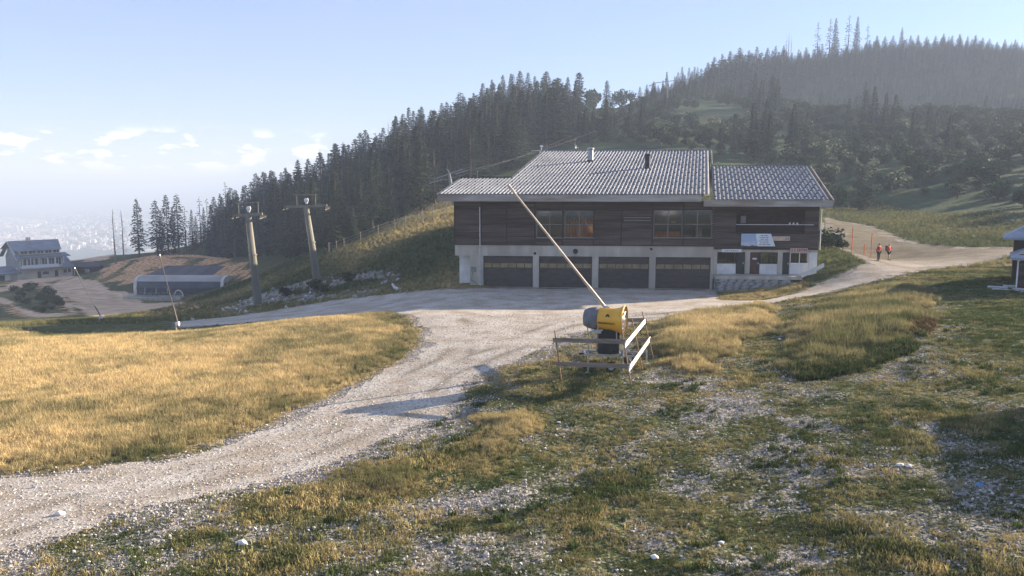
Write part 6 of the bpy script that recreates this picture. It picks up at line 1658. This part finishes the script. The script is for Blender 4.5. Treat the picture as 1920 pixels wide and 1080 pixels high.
# ------------------------------------------------------------------ the town on the plain
M_TOWN = mat('town_walls', (.95, .90, .82), (.75, .68, .60), .02, .9); M_TROOF = mat('town_roofs', (.50, .30, .22), (.26, .20, .18), .02, .9); M_BLOCK = mat('white_slab_block', (.85, .85, .85), (.75, .75, .75), .05, .8)
def town(region, n, lo, hi, seed):
    r_ = np.random.default_rng(seed); mb = MB(); us = [p[0] for p in region]; vs = [p[1] for p in region]; c = 0
    while c < n:
        u, v = r_.uniform(min(us), max(us)), r_.uniform(min(vs), max(vs))
        if not inpoly(np.array([u]), np.array([v]), region)[0]: continue
        p = atZ(u, v, PLAIN_Z); w, d, h = r_.uniform(lo, hi), r_.uniform(lo, hi), r_.uniform(6, 15) * (lo / 12) ** .5; a = r_.uniform(0, .6)
        M = Matrix.Translation(p) @ Matrix.Rotation(a, 4, 'Z')
        mb.box(-w / 2, w / 2, -d / 2, d / 2, -1, h, 0, M)
        q = [M @ Vector(t) for t in ((-w / 2, -d / 2, h + .05), (w / 2, -d / 2, h + .05), (w / 2, 0, h + 4), (-w / 2, 0, h + 4), (w / 2, d / 2, h + .05), (-w / 2, d / 2, h + .05))]
        mb.add(q, [(0, 1, 2, 3), (3, 2, 4, 5), (0, 3, 5), (1, 4, 2)], 1 if r_.random() < .5 else 0); c += 1
    return mb
t = town([(-40, 440), (60, 438), (95, 448), (100, 462), (60, 470), (-60, 472)], 1100, 6, 13, 1); t2 = town([(-40, 418), (20, 411), (85, 419), (60, 428), (-40, 430)], 520, 8, 24, 2)
t3 = town([(-40, 362), (30, 362), (55, 372), (58, 392), (30, 390), (-40, 382)], 330, 26, 80, 3); t4 = town([(60, 390), (230, 392), (260, 470), (120, 470), (90, 440)], 420, 6, 15, 4)
for k in (t2, t3, t4): t.v, t.f, t.mi = t.v + k.v, t.f + [tuple(i + len(t.v) for i in f) for f in k.f], t.mi + k.mi
o = t.build('valley_town', [M_TOWN, M_TROOF]); tag(o, 'hazy towns of tiny pale houses scattered over the plain', 'town', None, 'stuff')
for (u, v, w, h, lab) in ((31, 433, 12, 42, 'left one of two white tower blocks in the hazy town'), (40, 433, 10, 40, 'right one of two white tower blocks in the hazy town')):
    p = atZ(u, v, PLAIN_Z); o = MB().box(-w * .45, w * .45, -5, 5, -1, h * .5).build('tower_block', M_BLOCK); o.location = p; tag(o, lab, 'tower block')
p = atZ(16, 433, PLAIN_Z); o = MB().box(-32, 32, -6, 6, -1, 14).build('slab_block', M_BLOCK); o.location = p; tag(o, 'long low white slab block left of the two towers in the hazy town', 'apartment block')


# unseen chalet-like block added right of the frame to shade the bottom right corner
ch = empty('offframe_shade_block', Vector((24.0, 19.0, gz(25, 24))), 'unseen low dark block added past the right edge to shade the nearest turf', 'building', math.radians(6))
MB().box(0, 9, 0, 10, -2, 2.2).build('wall', M_BEAM, ch)
MB().add([(-.6, -.6, 2.2), (9.6, -.6, 2.2), (9.6, 5, 3.4), (-.6, 5, 3.4), (9.6, 10.6, 2.2), (-.6, 10.6, 2.2)], [(0, 1, 2, 3), (3, 2, 4, 5), (0, 3, 5), (1, 4, 2)]).build('roof', M_HROOF, ch)
for k in range(2): MB().box(-.06, -.005, 1.5 + k * 3.4, 3.0 + k * 3.4, .8, 1.8).build('window', M_GLASS, ch)
